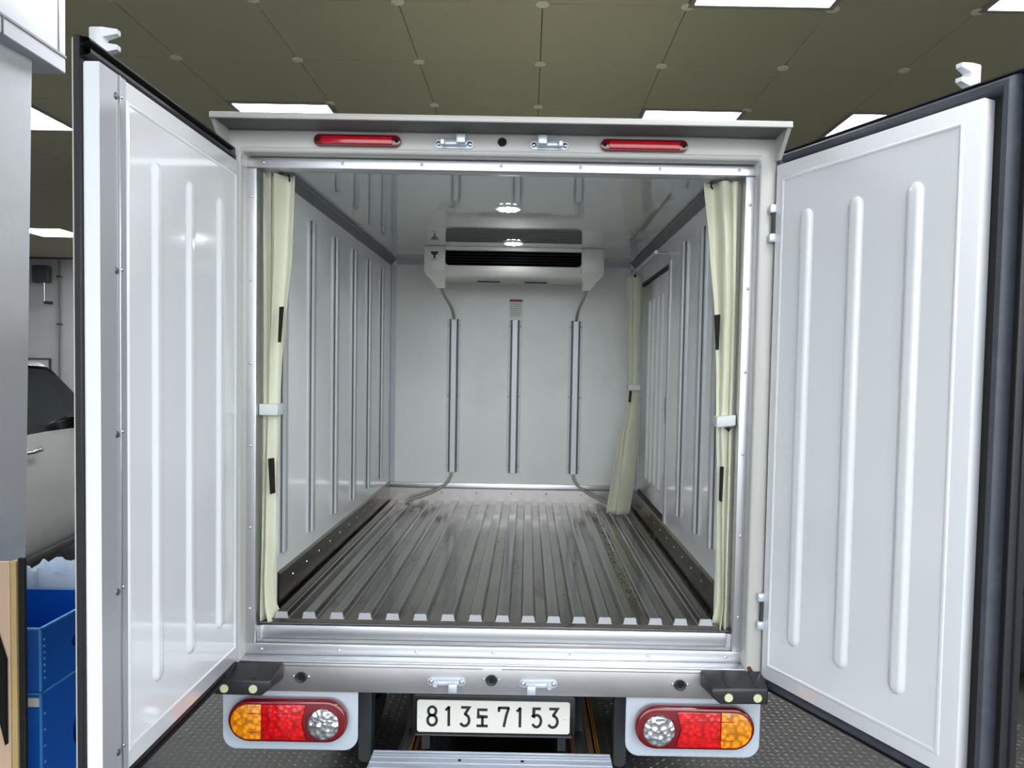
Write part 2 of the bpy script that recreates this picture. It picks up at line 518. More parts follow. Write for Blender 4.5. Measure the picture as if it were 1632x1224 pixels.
# ---- things on the back wall
e = empty('switch_box', (-8.64, 11.5, 3.13), 'grey switch box with a pull handle on the rear garage wall', 'switch box')
MB().box(-8.80, -8.50, 11.36, 11.5, 2.98, 3.29, 0.03, 3).build('housing', 'grey_box', e, True)
MB().tube([(-8.60, 11.42, 2.99), (-8.60, 11.42, 2.62)], 0.025).build('handle_tube', 'chrome', e, True)
MB().tube([(-8.60, 11.42, 2.63), (-8.46, 11.42, 2.62)], 0.03).build('grip', 'grey_box', e, True)
cd = MB().tube([(-8.36, 11.47, 3.4), (-8.35, 11.47, 2.9), (-8.345, 11.47, 2.4), (-8.36, 11.47, 1.9), (-8.365, 11.47, 1.4), (-8.365, 11.47, 0.05)], 0.02)
e = empty('conduit', (-8.36, 11.47, 0), 'thin grey conduit running down the rear garage wall beside the switch box', 'conduit')
cd.build('pipe', 'pipe_grey', e, True)
for z in (3.1, 2.25, 1.2):
    MB().box(-8.40, -8.32, 11.44, 11.5, z - .015, z + .015, 0.004, 1).build('clamp', 'grey_box', e)
e = empty('wall_frame', (-8.75, 11.5, 1.45), 'small white frame on the rear garage wall above the white car', 'frame')
fr = MB()
fr.box(-9.0, -8.53, 11.46, 11.5, 1.60, 1.63); fr.box(-9.0, -8.53, 11.46, 11.5, 1.30, 1.33)
fr.box(-8.56, -8.53, 11.46, 11.5, 1.33, 1.60); fr.box(-9.0, -8.97, 11.46, 11.5, 1.33, 1.60)
fr.build('border', 'grey_box', e)
MB().box(-8.97, -8.56, 11.48, 11.5, 1.33, 1.60).build('sheet', 'sticker_white', e)

# ------------------------------------------------------------------ parked cars
def make_car(name, base, ang, paint, label):
    """local frame: +X' = car's forward, side nearest the truck at v = +w/2"""
    e = empty(name, (base[0], base[1], 0), label, 'car')
    ca, sa = math.cos(ang), math.sin(ang)
    def T(u, v, z): return (base[0] + u * ca - v * sa, base[1] + u * sa + v * ca, z)
    hw = 0.82
    # lower body: loft of cross sections along u
    body = MB()
    prof = [(-1.80, .42, .80), (-1.74, .28, 1.02), (-1.2, .27, 1.09), (0.0, .27, 1.10), (0.75, .27, 1.085), (1.3, .28, 1.00), (1.75, .30, .90), (1.85, .42, .74)]
    rings = []
    for (u, z0, z1) in prof:
        k = 0.90 if abs(u) > 1.7 else 1.0
        h = hw * k
        ring = [(u, -h * .93, z0), (u, -h * .99, z0 + .10), (u, -h, z0 + .3 * (z1 - z0)), (u, -h * .985, z0 + .65 * (z1 - z0)), (u, -h * .95, z1),
                (u, h * .95, z1), (u, h * .985, z0 + .65 * (z1 - z0)), (u, h, z0 + .3 * (z1 - z0)), (u, h * .99, z0 + .10), (u, h * .93, z0)]
        rings.append(ring)
    body.loft(rings); body.xf(T)
    body.build('body', paint, e, True)
    # cabin (glasshouse) and roof
    cab = MB()
    cp = [(-1.62, 1.07), (-1.42, 1.50), (-0.4, 1.555), (0.24, 1.525), (0.54, 1.335), (0.97, 1.07)]
    cr = []
    for (u, z) in cp:
        f = (z - 1.07) / .465
        h = hw * (0.95 - 0.10 * f)
        cr.append(((u, -h, z), (u, h, z)))
    n = len(cp)
    vs = [c[0] for c in cr] + [c[1] for c in cr]
    fs = [tuple(range(n))[::-1], tuple(range(n, 2 * n))] + [(i, i + 1, n + i + 1, n + i) for i in range(n - 1)] + [(n - 1, 0, n, 2 * n - 1)]
    cab.add(vs, fs); cab.xf(T); cab.build('cabin', 'car_black', e)
    rf = MB()
    rr = []
    for (u, z, t) in [(-1.47, 1.49, .02), (-1.3, 1.535, .05), (-0.4, 1.608, .05), (0.14, 1.586, .05), (0.29, 1.525, .02)]:
        h = hw * .865
        rr.append([(u, -h, z - .035), (u, -h * .93, z - .005), (u, -h * .5, z + .012), (u, h * .5, z + .012), (u, h * .93, z - .005), (u, h, z - .035), (u, h * .9, z - t), (u, -h * .9, z - t)])
    rf.loft(rr); rf.xf(T); rf.build('roof', paint, e, True)
    def side_poly(pts, t, nm, m, off=0.006):
        for sgn in (1, -1):
            b = MB()
            P = []
            for (u, z) in pts:
                f = (z - 1.07) / .465
                P.append((u, sgn * (hw * (0.95 - 0.10 * f) + off), z))
            Q = [(u, v - sgn * t, z) for (u, v, z) in P]
            k = len(P)
            b.add(P + Q, [tuple(range(k)), tuple(range(k, 2 * k))[::-1]] + [(i, (i + 1) % k, k + (i + 1) % k, k + i) for i in range(k)])
            b.xf(T); b.build(nm, m, e)
    side_poly([(-0.55, 1.15), (0.31, 1.15), (0.295, 1.25), (0.24, 1.36), (0.15, 1.44), (0.03, 1.475), (-0.55, 1.49)], .012, 'door_glass', 'car_glass')
    side_poly([(-1.36, 1.15), (-0.62, 1.15), (-0.62, 1.49), (-1.22, 1.46)], .012, 'rear_glass', 'car_glass')
    # handles, mirrors, wheels, lamps
    for sgn in (1, -1):
        for u in (-0.28, -1.05):
            hb = MB().tube([(u - .07, sgn * .815, .985), (u - .05, sgn * .845, .99), (u + .05, sgn * .845, .995), (u + .07, sgn * .815, .995)], 0.013)
            hb.xf(T); hb.build('handle', 'chrome', e, True)
        mb = MB().box(0.46, 0.62, sgn * .80 if sgn > 0 else -1.0, 1.0 if sgn > 0 else -.80, 1.06, 1.20, 0.03, 3)
        mb.xf(T); mb.build('mirror', 'car_black', e, True)
        sl = MB().box(-1.05, 1.0, sgn * .80 - .02, sgn * .80 + .02, .235, .285, 0.01, 2)
        sl.xf(T); sl.build('sill_strip', 'alu_dark' if paint == 'car_white' else 'chrome', e, True)
        for u in (-1.2, 1.22):
            wv = MB()
            prof_w = [(0.20, .10), (0.27, .10), (0.30, .075), (0.30, -.075), (0.27, -.10), (0.20, -.10)]
            rg = []
            for k in range(24):
                a = 2 * math.pi * k / 24
                rg.append([(u + r * math.cos(a), sgn * .74 + w_, .30 + r * math.sin(a)) for r, w_ in prof_w])
            rg.append(rg[0])
            wv.loft(rg, cap=False); wv.xf(T); wv.build('tyre', 'tyre', e, True)
            rm = MB().cyl((u, sgn * .70, .30), (0, sgn, 0), .205, .09, 20, .19); rm.xf(T); rm.build('wheel_rim', 'chrome', e)
        tl = MB().box(-1.80, -1.70, sgn * .72 - .11, sgn * .72 + .11, .72, .95, .03, 3); tl.xf(T); tl.build('tail_lamp', 'red_lens', e, True)
    bd = MB()
    rg = []
    for k in range(20):
        a = 2 * math.pi * k / 20
        cx, cz = .055 * math.cos(a), .055 * math.sin(a)
        rg.append([(-1.80 - .012 + (.01 * math.cos(b)), cx * (1 + .2 * math.sin(b)), .96 + cz * (1 + .2 * math.sin(b))) for b in (0, 1.57, 3.14, 4.71)])
    rg.append(rg[0]); bd.loft(rg, cap=False); bd.xf(T); bd.build('badge_ring', 'chrome', e, True)
    return e
A7 = math.radians(90 + 7)
# left car: its right side (v = -0.82) runs past (-3.2, 2.9)
make_car('parked_car', (-3.2 - 0.82 * math.cos(math.radians(7)) - .02, 2.84), A7, 'car_white', 'white parked car with black window pillars left of the truck')
make_car('parked_car', (3.44, 2.9), math.radians(90), 'car_black', 'dark parked car half hidden behind the right truck door')

# ------------------------------------------------------------------ clutter at the left
def crate(base, x0, x1, y0, y1, z0, z1, label, holes):
    e = empty('blue_crate', ((x0 + x1) / 2, (y0 + y1) / 2, z0), label, 'crate', 'stacked blue plastic crates')
    t = 0.006
    for nm, (a, b, c, d) in {'front_panel': (x0, x1, y0, y0 + t), 'back_panel': (x0, x1, y1 - t, y1), 'side_panel': (x0, x0 + t, y0 + t, y1 - t)}.items():
        MB().box(a, b, c, d, z0 + t, z1).build(nm, 'blue_plastic', e)
    # right side panel with an oval hand hole
    yc, zc, ry, rz = holes
    bm = bmesh.new()
    N = 28
    outer = []; inner = []
    for k in range(N):
        a = 2 * math.pi * k / N
        c, s_ = math.cos(a), math.sin(a)
        inner.append((yc + ry * c, zc + rz * s_))
        dy = ((y1 - t) - yc) if c > 0 else (yc - (y0 + t)); dz = (z1 - zc) if s_ > 0 else (zc - z0 - t)
        q = min(dy / max(abs(c), 1e-6), dz / max(abs(s_), 1e-6))
        outer.append((yc + q * c, zc + q * s_))
    rings = []
    for xx, L in ((x1, inner), (x1, outer), (x1 - t, outer), (x1 - t, inner), (x1, inner)):
        rings.append([(xx, p[0], p[1]) for p in L])
    b = MB().loft(rings, cap=False)
    # corners of the panel
    for (yy, zz) in ((y0 + t, z0 + t), (y1 - t, z0 + t), (y1 - t, z1), (y0 + t, z1)):
        near = sorted(range(N), key=lambda k: (outer[k][0] - yy) ** 2 + (outer[k][1] - zz) ** 2)[:2]
        k0, k1 = near
        b.add([(x1, yy, zz), (x1, *outer[k0]), (x1, *outer[k1])], [(0, 1, 2)])
    b.build('side_panel', 'blue_plastic', e)
    MB().box(x0, x1, y0, y1, z0, z0 + t).build('bottom', 'blue_plastic', e)
    rim = MB()
    q = 0.003
    rim.box(x0 - q, x1 + q, y0 - q, y0 + t, z1 - .002, z1 + .004); rim.box(x0 - q, x1 + q, y1 - t, y1 + q, z1 - .002, z1 + .004)
    rim.box(x0 - q, x0 + t, y0, y1, z1 - .002, z1 + .004); rim.box(x1 - t, x1 + q, y0, y1, z1 - .002, z1 + .004)
    rim.build('rim', 'blue_edge', e)
    MB().box(x1 - .003, x1 + q, y0 - q, y0 + .004, z0, z1).build('corner_edge', 'blue_edge', e)
    for k in range(7):
        zz = z0 + .04 + k * (z1 - z0 - .06) / 7
        MB().dome((x1, y0 + .022, zz), (1, 0, 0), .005, .003, 8, 2).build('stud', 'blue_edge', e)
    return e
crate(None, -1.96, -1.55, 0.145, 0.60, 0.0, 0.458, 'tall blue plastic crate standing on the floor left of the truck', (0.43, 0.235, 0.10, 0.10))
crate(None, -1.96, -1.55, 0.145, 0.60, 0.466, 0.682, 'shallow open blue plastic crate on top of the tall one', (0.385, 0.575, 0.06, 0.032))
MB().box(-1.60, -1.5545, 0.140, 0.144, 0.415, 0.445).build('tape_strip', 'sticker_white')
bpy.data.objects['tape_strip']['label'] = 'pale tape strip on the front of the tall blue crate'
bpy.data.objects['tape_strip']['category'] = 'tape'
bag = MB()
NX, NZ = 40, 8
rows = []
for k in range(NZ + 1):
    f = k / NZ
    r = []
    for i in range(NX):
        a = 2 * math.pi * i / NX
        cx, cy = math.cos(a), math.sin(a)
        sx = math.copysign(abs(cx) ** .5, cx); sy = math.copysign(abs(cy) ** .5, cy)
        wob = 1 + 0.05 * f * math.sin(7 * a + 2 * f) + .03 * f * math.sin(13 * a + 1)
        r.append((-1.74 + .20 * sx * wob, 0.735 + .10 * sy * wob, 0.0 + .75 * f + .012 * f * math.sin(9 * a)))
    rows.append(r)
bag.loft(rows, cap=False)
bo = bag.build('plastic_bag', 'bag_film', None, True)
md = bo.modifiers.new('thick', 'SOLIDIFY'); md.thickness = 0.002
tag(bo, 'pale bluish plastic bag standing behind the blue crates', 'bag')
# leaning boards in front of the crates
b = MB().box(-1.545, -1.527, -0.012, 0.008, 0.0, 0.957, 0.002, 1)
tag(b.build('wood_batten', 'pale_wood'), 'slim pale wooden batten standing upright beside the blue crates', 'batten')
b = MB().box(-1.525, -1.506, -0.005, 0.012, 0.0, 0.965, 0.002, 1)
tag(b.build('black_post', 'rubber_black'), 'slim black post standing between the wooden batten and blue crates', 'post')
b = MB().box(-2.2, -1.551, -0.006, 0.006, 0.0, 0.953, 0.002, 1)
tag(b.build('beige_board', 'beige_board'), 'pinkish beige upright board at the lower left edge', 'board')
b = MB().prism([(-1.62, 0.79), (-1.585, 0.735), (-1.556, 0.64), (-1.556, 0.36), (-1.572, 0.43), (-1.588, 0.52), (-1.62, 0.56)], 'y', -0.03, -0.0075, 0.004, 1)
tag(b.build('black_bag', 'velcro'), 'black soft bag hanging against the beige board', 'bag')

# ================================================================== THE TRUCK
W, ZC, YB = 0.729, 2.237, 2.18       # interior half width, ceiling height, front bulkhead depth
ZF, ZR = 0.775, 0.797                # floor sheet and floor rib tops
truck = empty('refrigerated_truck', (0, 1.2, 0), 'white refrigerated box truck seen from behind with both rear doors open', 'truck')

# ---- shell
sh = MB()
sh.box(-0.86, -W - .012, 0.06, 2.30, 0.60, 2.325)
sh.box(W + .012, 0.86, 0.06, 2.30, 0.60, 2.325)
sh.box(-W - .012, W + .012, YB + .012, 2.30, 0.60, 2.325)
sh.box(-W - .012, W + .012, 0.06, YB + .012, ZC + .012, 2.325)
sh.box(-W - .012, W + .012, 0.06, YB + .012, 0.60, ZF - .012)
sh.build('box_shell', 'paint_white', truck)
# ---- rear frame
fr_ = MB().prism([(-0.85, 0.567), (-0.85, 2.318), (0.85, 2.318), (0.85, 0.567), (0.797, 0.567), (0.797, 2.243), (0.791, 2.249), (-0.791, 2.249), (-0.797, 2.243), (-0.797, 0.567)], 'y', -0.05, 0.06, 0.009, 3)
header = fr_.build('rear_frame', 'paint_white', truck, True)
postR = header
MB().tube([(-0.80, -0.0495, 2.2625), (0.80, -0.0495, 2.2625)], 0.0022, 6).build('weld_bead', 'paint_white', header, True)
cap = MB()
cap.box(-0.846, 0.853, -0.168, 0.10, 2.3185, 2.331, 0.003, 2)
capo = cap.build('roof_cap', 'paint_white', truck, True)
lipb = MB().box(-0.846, 0.853, -0.170, -0.160, 2.314, 2.3315, 0.002, 2)
lipb.build('drip_edge', 'paint_white', capo, True)
MB().box(-0.834, 0.841, -0.158, -0.0505, 2.3165, 2.3183).build('cap_shade_sheet', 'cap_shade_grey', capo)  # added sheet; the shade under the cap is put into its grey
for s, xx in ((-1, -0.846), (1, 0.841)):
    MB().prism([(-0.160, 2.3185), (-0.05, 2.3185), (-0.05, 2.245), (-0.075, 2.245)], 'x', xx, xx + .012).build('gusset', 'paint_white', capo)
# ---- aluminium opening trim (face at y = 0)
def trim(x0, x1, z0, z1, y0=0.0, y1=0.055, nm='opening_trim', m='aluminium'):
    return MB().box(x0, x1, y0, y1, z0, z1, 0.0035, 3).build(nm, m, truck, True)
tT = trim(-0.80, 0.80, 2.2135, 2.247)
tL = trim(-0.80, -0.7655, 0.7025, 2.2135)
tR = trim(0.7665, 0.80, 0.7025, 2.2135)
tB = trim(-0.80, 0.80, 0.663, 0.7025)
rv = MB().dome((0, 0, 0), (0, -1, 0), 0.0052, 0.0032, 10, 3).build('rivet', 'rivet_metal', None, True)
rmesh = rv.data
bpy.data.objects.remove(rv)
def rivets(parent, locs):
    for l in locs:
        o = bpy.data.objects.new('rivet', rmesh); COL.objects.link(o); place(o, Vector(l) + Vector((0, -0.0016, 0)), parent)
rivets(tT, [(-0.745 + k * 0.2485, 0, 2.231) for k in range(7)])
rivets(tL, [(-0.784, 0, 2.125 - k * 0.262) for k in range(6)])
rivets(tR, [(0.783, 0, 2.125 - k * 0.262) for k in range(6)])
rivets(tB, [(-0.745 + k * 0.2485, 0, 0.684) for k in range(7)])
# threshold: riser, groove, top
th = MB()
th.box(-0.7655, 0.7665, 0.018, 0.07, 0.7125, 0.756, 0.003, 2)
tho = th.build('threshold', 'aluminium', truck, True)
MB().box(-0.7655, 0.7665, 0.008, 0.06, 0.7028, 0.7122, 0.002, 1).build('threshold_lip', 'sill_steel', tho, True)
MB().box(-0.7655, 0.7665, 0.026, 0.075, 0.7565, 0.7625, 0.002, 1).build('threshold_plate', 'alu_dark', tho, True)
for sx in (-1, 1):
    xs = (-0.7655, -0.748) if sx < 0 else (0.749, 0.7665)
    MB().box(xs[0], xs[1], 0.010, 0.05, 0.7028, 0.756, 0.002, 1).build('corner_bracket', 'aluminium', tho, True)
# rear sill
sl = MB()
sl.box(-0.85, 0.85, -0.05, 0.10, 0.567, 0.660, 0.004, 2)
sill = sl.build('rear_sill', 'sill_steel', truck, True)
MB().box(-0.797, 0.797, -0.053, -0.0005, 0.6602, 0.6665, 0.0025, 2).build('sill_ledge', 'aluminium', sill, True)
for (a, c) in ((-0.79, -0.03), (0.03, 0.70)):
    MB().box(a, c, -0.0515, -0.0495, 0.6495, 0.6515).build('groove', 'alu_dark', sill)
rs = MB().prism([(0.801, 0.672), (0.812, 0.676), (0.821, 0.662), (0.817, 0.645), (0.808, 0.652)], 'y', -0.0508, -0.0498)
rs.build('rust_spot', 'rust', postR)

# ---- interior liner
def wall_panel(x0, x1, y0, y1, z0, z1, nm, m):
    return MB().box(x0, x1, y0, y1, z0, z1).build(nm, m, truck)
wallL = wall_panel(-W - .012, -W, 0.10, YB, 0.905, ZC, 'side_wall', 'frp_white')
wallR = wall_panel(W, W + .012, 0.10, 1.03, 0.905, ZC, 'side_wall', 'frp_white')
wallR2 = wall_panel(W, W + .012, 1.03, YB, 2.085, ZC, 'side_wall', 'frp_white')
wallR3 = wall_panel(W, W + .012, 1.92, YB, 0.905, 2.085, 'side_wall', 'frp_white')
bulk = wall_panel(-W - .012, W + .012, YB, YB + .012, ZF, ZC, 'bulkhead', 'frp_back')
roofp = wall_panel(-W - .012, W + .012, 0.06, YB + .012, ZC, ZC + .012, 'roof_liner', 'frp_roof')
# end returns of the liner towards the rear frame
for s in (-1, 1):
    x0, x1 = (-0.797, -W) if s < 0 else (W, 0.797)
    MB().box(x0, x1, 0.094, 0.10, 0.765, ZC).build('liner_return', 'frp_white', truck)
# ---- hat profile rails
def rail(kind, pos, z0, z1, parent, nm='wall_rail'):
    def P(a, o, z):
        if kind == 'L': return (-W + o, pos + a, z)
        if kind == 'R': return (W - o, pos - a, z)
        return (pos + a, YB - o, z)
    core = [(-.0175, .0016), (-.0165, .0140), (-.0145, .0155), (.0145, .0155), (.0165, .0140), (.0175, .0016)]
    b = MB().loft([[P(a, o, z0) for a, o in core], [P(a, o, z1) for a, o in core]])
    o = b.build(nm, 'aluminium_rail', parent)
    flg = [(-.0415, .0), (-.0415, .0015), (.0415, .0015), (.0415, .0)]
    MB().loft([[P(a, q, z0) for a, q in flg], [P(a, q, z1) for a, q in flg]]).build('rail_flange', 'rail_flange', parent)
    return o
def rail_groove(kind, pos, z0, z1, parent):
    pass
for y in (0.150, 0.490, 0.848, 1.197, 1.531, 1.877):
    rail('L', y, 0.965, 2.138, wallL)
for y in (0.100 + .05, 0.385, 0.715):
    rail('R', y, 1.005, 2.125, wallR)
for x, in ((-0.349,), (0.0155,), (0.379,)):
    rail('B', x, 0.969, 1.888, bulk)
# dark strips beside the raised cores; colour stands in for their shaded sides
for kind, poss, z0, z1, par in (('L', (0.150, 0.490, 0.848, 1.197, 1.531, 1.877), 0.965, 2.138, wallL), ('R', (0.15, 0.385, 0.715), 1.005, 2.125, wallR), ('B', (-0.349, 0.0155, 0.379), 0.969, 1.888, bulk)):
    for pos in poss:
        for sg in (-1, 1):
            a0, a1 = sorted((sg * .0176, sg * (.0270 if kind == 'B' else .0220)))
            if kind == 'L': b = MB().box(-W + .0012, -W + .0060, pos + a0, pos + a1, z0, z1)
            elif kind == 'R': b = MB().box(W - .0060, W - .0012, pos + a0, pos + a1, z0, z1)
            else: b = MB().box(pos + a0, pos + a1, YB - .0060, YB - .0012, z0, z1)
            b.build('rail_shade_strip', 'rail_shadow', par)
# rail rivets on the bulkhead
for x in (-0.349, 0.0155, 0.379):
    rivets(bulk, [(x + s * .034, YB - .003, z) for s in (-1, 1) for z in (1.01, 1.43, 1.85)])
# ---- cove trims
def cove(nm, pts, axis, a, b, m='alu_dark', parent=truck):
    return MB().prism(pts, axis, a, b).build(nm, m, parent)
cove('cove_trim', [(-W, ZC), (-W, ZC - .036), (-W + .004, ZC - .036), (-W + .022, ZC - .010), (-W + .030, ZC - .004), (-W + .030, ZC)], 'y', 0.10, YB)
cove('cove_trim', [(W, ZC), (W, ZC - .036), (W - .004, ZC - .036), (W - .022, ZC - .010), (W - .030, ZC - .004), (W - .030, ZC)], 'y', 0.10, YB)
cove('cove_trim', [(YB, ZC), (YB, ZC - .030), (YB - .003, ZC - .030), (YB - .003, ZC)], 'x', -W + .03, W - .03, 'trim_grey')
cove('corner_trim', [(-W, YB), (-W, YB - .03), (-W + .003, YB - .03), (-W + .003, YB - .003), (-W + .032, YB - .003), (-W + .032, YB)], 'z', 0.907, ZC - .036, 'trim_grey')
cove('corner_trim', [(W, YB), (W, YB - .03), (W - .003, YB - .03), (W - .003, YB - .003), (W - .032, YB - .003), (W - .032, YB)], 'z', 0.907, ZC - .036, 'trim_grey')
# ---- kick plates
for s in (-1, 1):
    b = MB()
    pts = [(s * (W + .012), ZF), (s * (W - .008), ZF), (s * (W - .008), 0.889), (s * (W - .011), 0.894), (s * (W - .011), 0.900), (s * W, 0.906), (s * (W + .012), 0.906)]
    b.prism(pts, 'y', 0.10, YB)
    k = b.build('kick_plate', 'kick_steel', truck)
    for y in [0.25 + q * 0.17 for q in range(11)]:
        MB().dome((s * (W - .008), y, 0.862), (-s, 0, 0), .0048, .003, 8, 2).build('rivet', 'rivet_metal', k, True)
bk = MB().box(-W + .008, W - .008, YB - .010, YB, ZF, 0.868)
bko = bk.build('kick_plate', 'kick_back', truck)
MB().box(-W + .008, W - .008, YB - .018, YB - .0005, 0.873, 0.905, 0.003, 2).build('kick_rail', 'aluminium', bko, True)
rivets(bko, [(-0.62 + q * 0.21, YB - .010, 0.845) for q in range(7)])
# ---- cargo floor with raised ribs
cf = MB().box(-W, W, 0.03, YB - .010, ZF - .012, ZF)
cfo = cf.build('cargo_floor', 'floor_steel', truck)
rx = [-0.691, -0.6015, -0.511, -0.420, -0.330, -0.240, -0.150, -0.061, 0.027, 0.111, 0.194, 0.277, 0.360, 0.4425, 0.5245, 0.606, 0.6875]
ribm = None
for k, x in enumerate(rx):
    rb = MB()
    hb, ht = 0.0245, 0.0165
    pr = [(-hb, ZF), (-hb + .003, ZF + .003), (-ht - .002, ZR - .002), (-ht + .002, ZR), (-ht * .45, ZR), (-ht * .40, ZR - .0008), (-ht * .12, ZR - .0008), (-ht * .07, ZR),
          (ht * .07, ZR), (ht * .12, ZR - .0008), (ht * .40, ZR - .0008), (ht * .45, ZR), (ht - .002, ZR), (ht + .002, ZR - .002), (hb - .003, ZF + .003), (hb, ZF)]
    y0, y1 = 0.032, YB - .012
    rb.loft([[(x + a, y0, z) for a, z in pr], [(x + a, y1, z) for a, z in pr]])
    rb.build('floor_rib', 'rib_steel', cfo)
    cap_ = MB().loft([[(x + a, y0 - .002, z) for a, z in pr], [(x + a, y0 - .0002, z) for a, z in pr]])
    cap_.build('rib_end', 'aluminium', cfo)
# grime lying in the channel right of centre
gr = MB()
random.seed(3)
for k in range(230):
    yy = random.random() ** 1.1 * 1.9 + 0.12
    xx = 0.483 + random.gauss(0, .010)
    xx = min(max(xx, 0.469), 0.498)
    r = random.uniform(.0012, .004)
    gr.add([(xx - r, yy - r * 1.6, ZF + .0004), (xx + r, yy - r, ZF + .0004), (xx + r * .6, yy + r * 1.8, ZF + .0004), (xx - r * .8, yy + r, ZF + .0004), (xx, yy, ZF + .0004 + r * .35)],
           [(0, 1, 4), (1, 2, 4), (2, 3, 4), (3, 0, 4)])
for k in range(240):
    xx = random.uniform(-.66, .66); yy = random.uniform(.1, 2.12)
    if min(abs(xx - q) for q in rx) < .028: continue
    r = random.uniform(.0012, .0035)
    gr.add([(xx - r, yy - r * 1.6, ZF + .0004), (xx + r, yy - r, ZF + .0004), (xx + r * .6, yy + r * 1.8, ZF + .0004), (xx - r * .8, yy + r, ZF + .0004), (xx, yy, ZF + .0004 + r * .35)],
           [(0, 1, 4), (1, 2, 4), (2, 3, 4), (3, 0, 4)])
g = gr.build('grime', 'grime', cfo); g['kind'] = 'stuff'; g['label'] = 'brown dirt crumbs in the floor channels'

# ---- side door in the right wall
sd = MB().box(W + .004, W + .030, 1.09, 1.90, 0.93, 2.065, 0.003, 2)
sdo = sd.build('side_door', 'frp_white', truck, True)
def door_rib_mesh(T, s, z0, z1, hw=0.030, h=0.011):
    b = MB()
    N = 12
    prof = [(-hw + 2 * hw * i / N) for i in range(N + 1)]
    def hh(a):
        q = min(1.0, (1 - abs(a) / hw) / 0.62)
        return h * (q * q * (3 - 2 * q))
    zs = []
    for i in range(7):
        t = i / 6
        zs.append((z0 + hw * (1 - math.cos(t * math.pi / 2)) * 1.0 * 1.0, math.sin(t * math.pi / 2)))
    zz = [(z, k) for z, k in zs] + [(z1 - (z - z0), k) for z, k in reversed(zs)]
    rings = []
    for z, k in zz:
        k2 = max(k, 0.02)
        rings.append([T(s + a * max(k2, .05), hh(a) * k2, z) for a in prof])
    k0 = len(b.v)
    b.loft(rings, close=False, cap=False)
    return b
def sdT(s, n, z): return (W + .004 - n, s, z)
for y in (1.23, 1.36, 1.49, 1.62):
    door_rib_mesh(sdT, y, 1.02, 1.97, .024, .009).build('door_rib', 'frp_white', sdo, True)
MB().box(W - .002, W + .028, 1.07, 1.90, 2.068, 2.086).build('gasket', 'rubber_black', sdo)
MB().box(W - .001, W + .028, 1.066, 1.086, 0.906, 2.068).build('gasket', 'alu_dark', sdo)
MB().box(W - .002, W + .028, 1.09, 1.90, 0.908, 0.927).build('gasket', 'rubber_black', sdo)
MB().box(W - .006, W + .010, 1.028, 1.060, 0.906, 2.10, .002, 1).build('door_jamb', 'aluminium_rail', sdo, True)
MB().box(W - .004, W + .006, 1.072, 1.082, 1.36, 1.48).build('latch', 'velcro', sdo)
# curtain rail over the side door
rl = MB().tube([(0.665, 1.06, 2.135), (0.665, 1.98, 2.135)], 0.009, 12)
rlo = rl.build('curtain_rail', 'aluminium', truck, True)
for y in (1.08, 1.96):
    MB().tube([(0.665, y, 2.135), (W, y, 2.135)], 0.006, 8).build('rail_bracket', 'aluminium', rlo, True)
# ---- dome lamps on the ceiling
for (x, y) in ((0.006, 0.655), (0.012, 1.50)):
    bs = MB().cyl((x, y, ZC), (0, 0, -1), 0.055, 0.006, 28, 0.050).build('dome_lamp', 'lamp_base', truck, True)
    for k in range(8):
        a = 2 * math.pi * k / 8
        MB().cyl((x + .033 * math.cos(a), y + .033 * math.sin(a), ZC - .006), (0, 0, -1), 0.0095, 0.003, 12).build('led', 'led', bs)
    MB().cyl((x, y, ZC - .006), (0, 0, -1), 0.011, 0.003, 12).build('led', 'led', bs)
# ---- warning sticker on the bulkhead
st = MB().box(-0.020, 0.057, YB - .0012, YB, 1.903, 2.016).build('warning_sticker', 'sticker_white', truck)
MB().box(-0.020, 0.057, YB - .0018, YB - .0012, 1.997, 2.010).build('red_band', 'sticker_red', st)
for k in range(6):
    z = 1.985 - k * .0135
    MB().box(-0.014, -0.007, YB - .0016, YB - .0012, z - .004, z).build('print_mark', 'print_grey', st)
    MB().box(-0.003, 0.050 - (k % 3) * .004, YB - .0016, YB - .0012, z - .0035, z - .0005).build('print_line', 'print_grey', st)

# ---- marker lights, keepers, grommets on the rear frame
def capsule(cx, cz, half, r, n=10):
    pts = []
    for i in range(n + 1):
        a = math.radians(-90 + 180 * i / n); pts.append((cx + half + r * math.cos(a), cz + r * math.sin(a)))
    for i in range(n + 1):
        a = math.radians(90 + 180 * i / n); pts.append((cx - half + r * math.cos(a), cz + r * math.sin(a)))
    return pts
YF = -0.05
for s in (-1, 1):
    cx, cz = s * 0.438, 2.2855
    b = MB().prism(capsule(cx, cz, 0.115, 0.0185), 'y', YF - .014, YF, .004, 2).build('marker_light', 'red_dark', truck, True)
    b['label'] = 'red marker light on the rear header, ' + ('left of the keepers' if s < 0 else 'right of the keepers')
    MB().box(cx - .108, cx + .108, YF - .020, YF - .0142, cz - .0125, cz + .0115, .003, 2).build('lens_bar', 'marker_red', b, True)
    for q in (-1, 1):
        MB().cyl((cx + q * .121, YF - .0146, cz), (0, -1, 0), .006, .002, 12).build('screw', 'velcro', b)
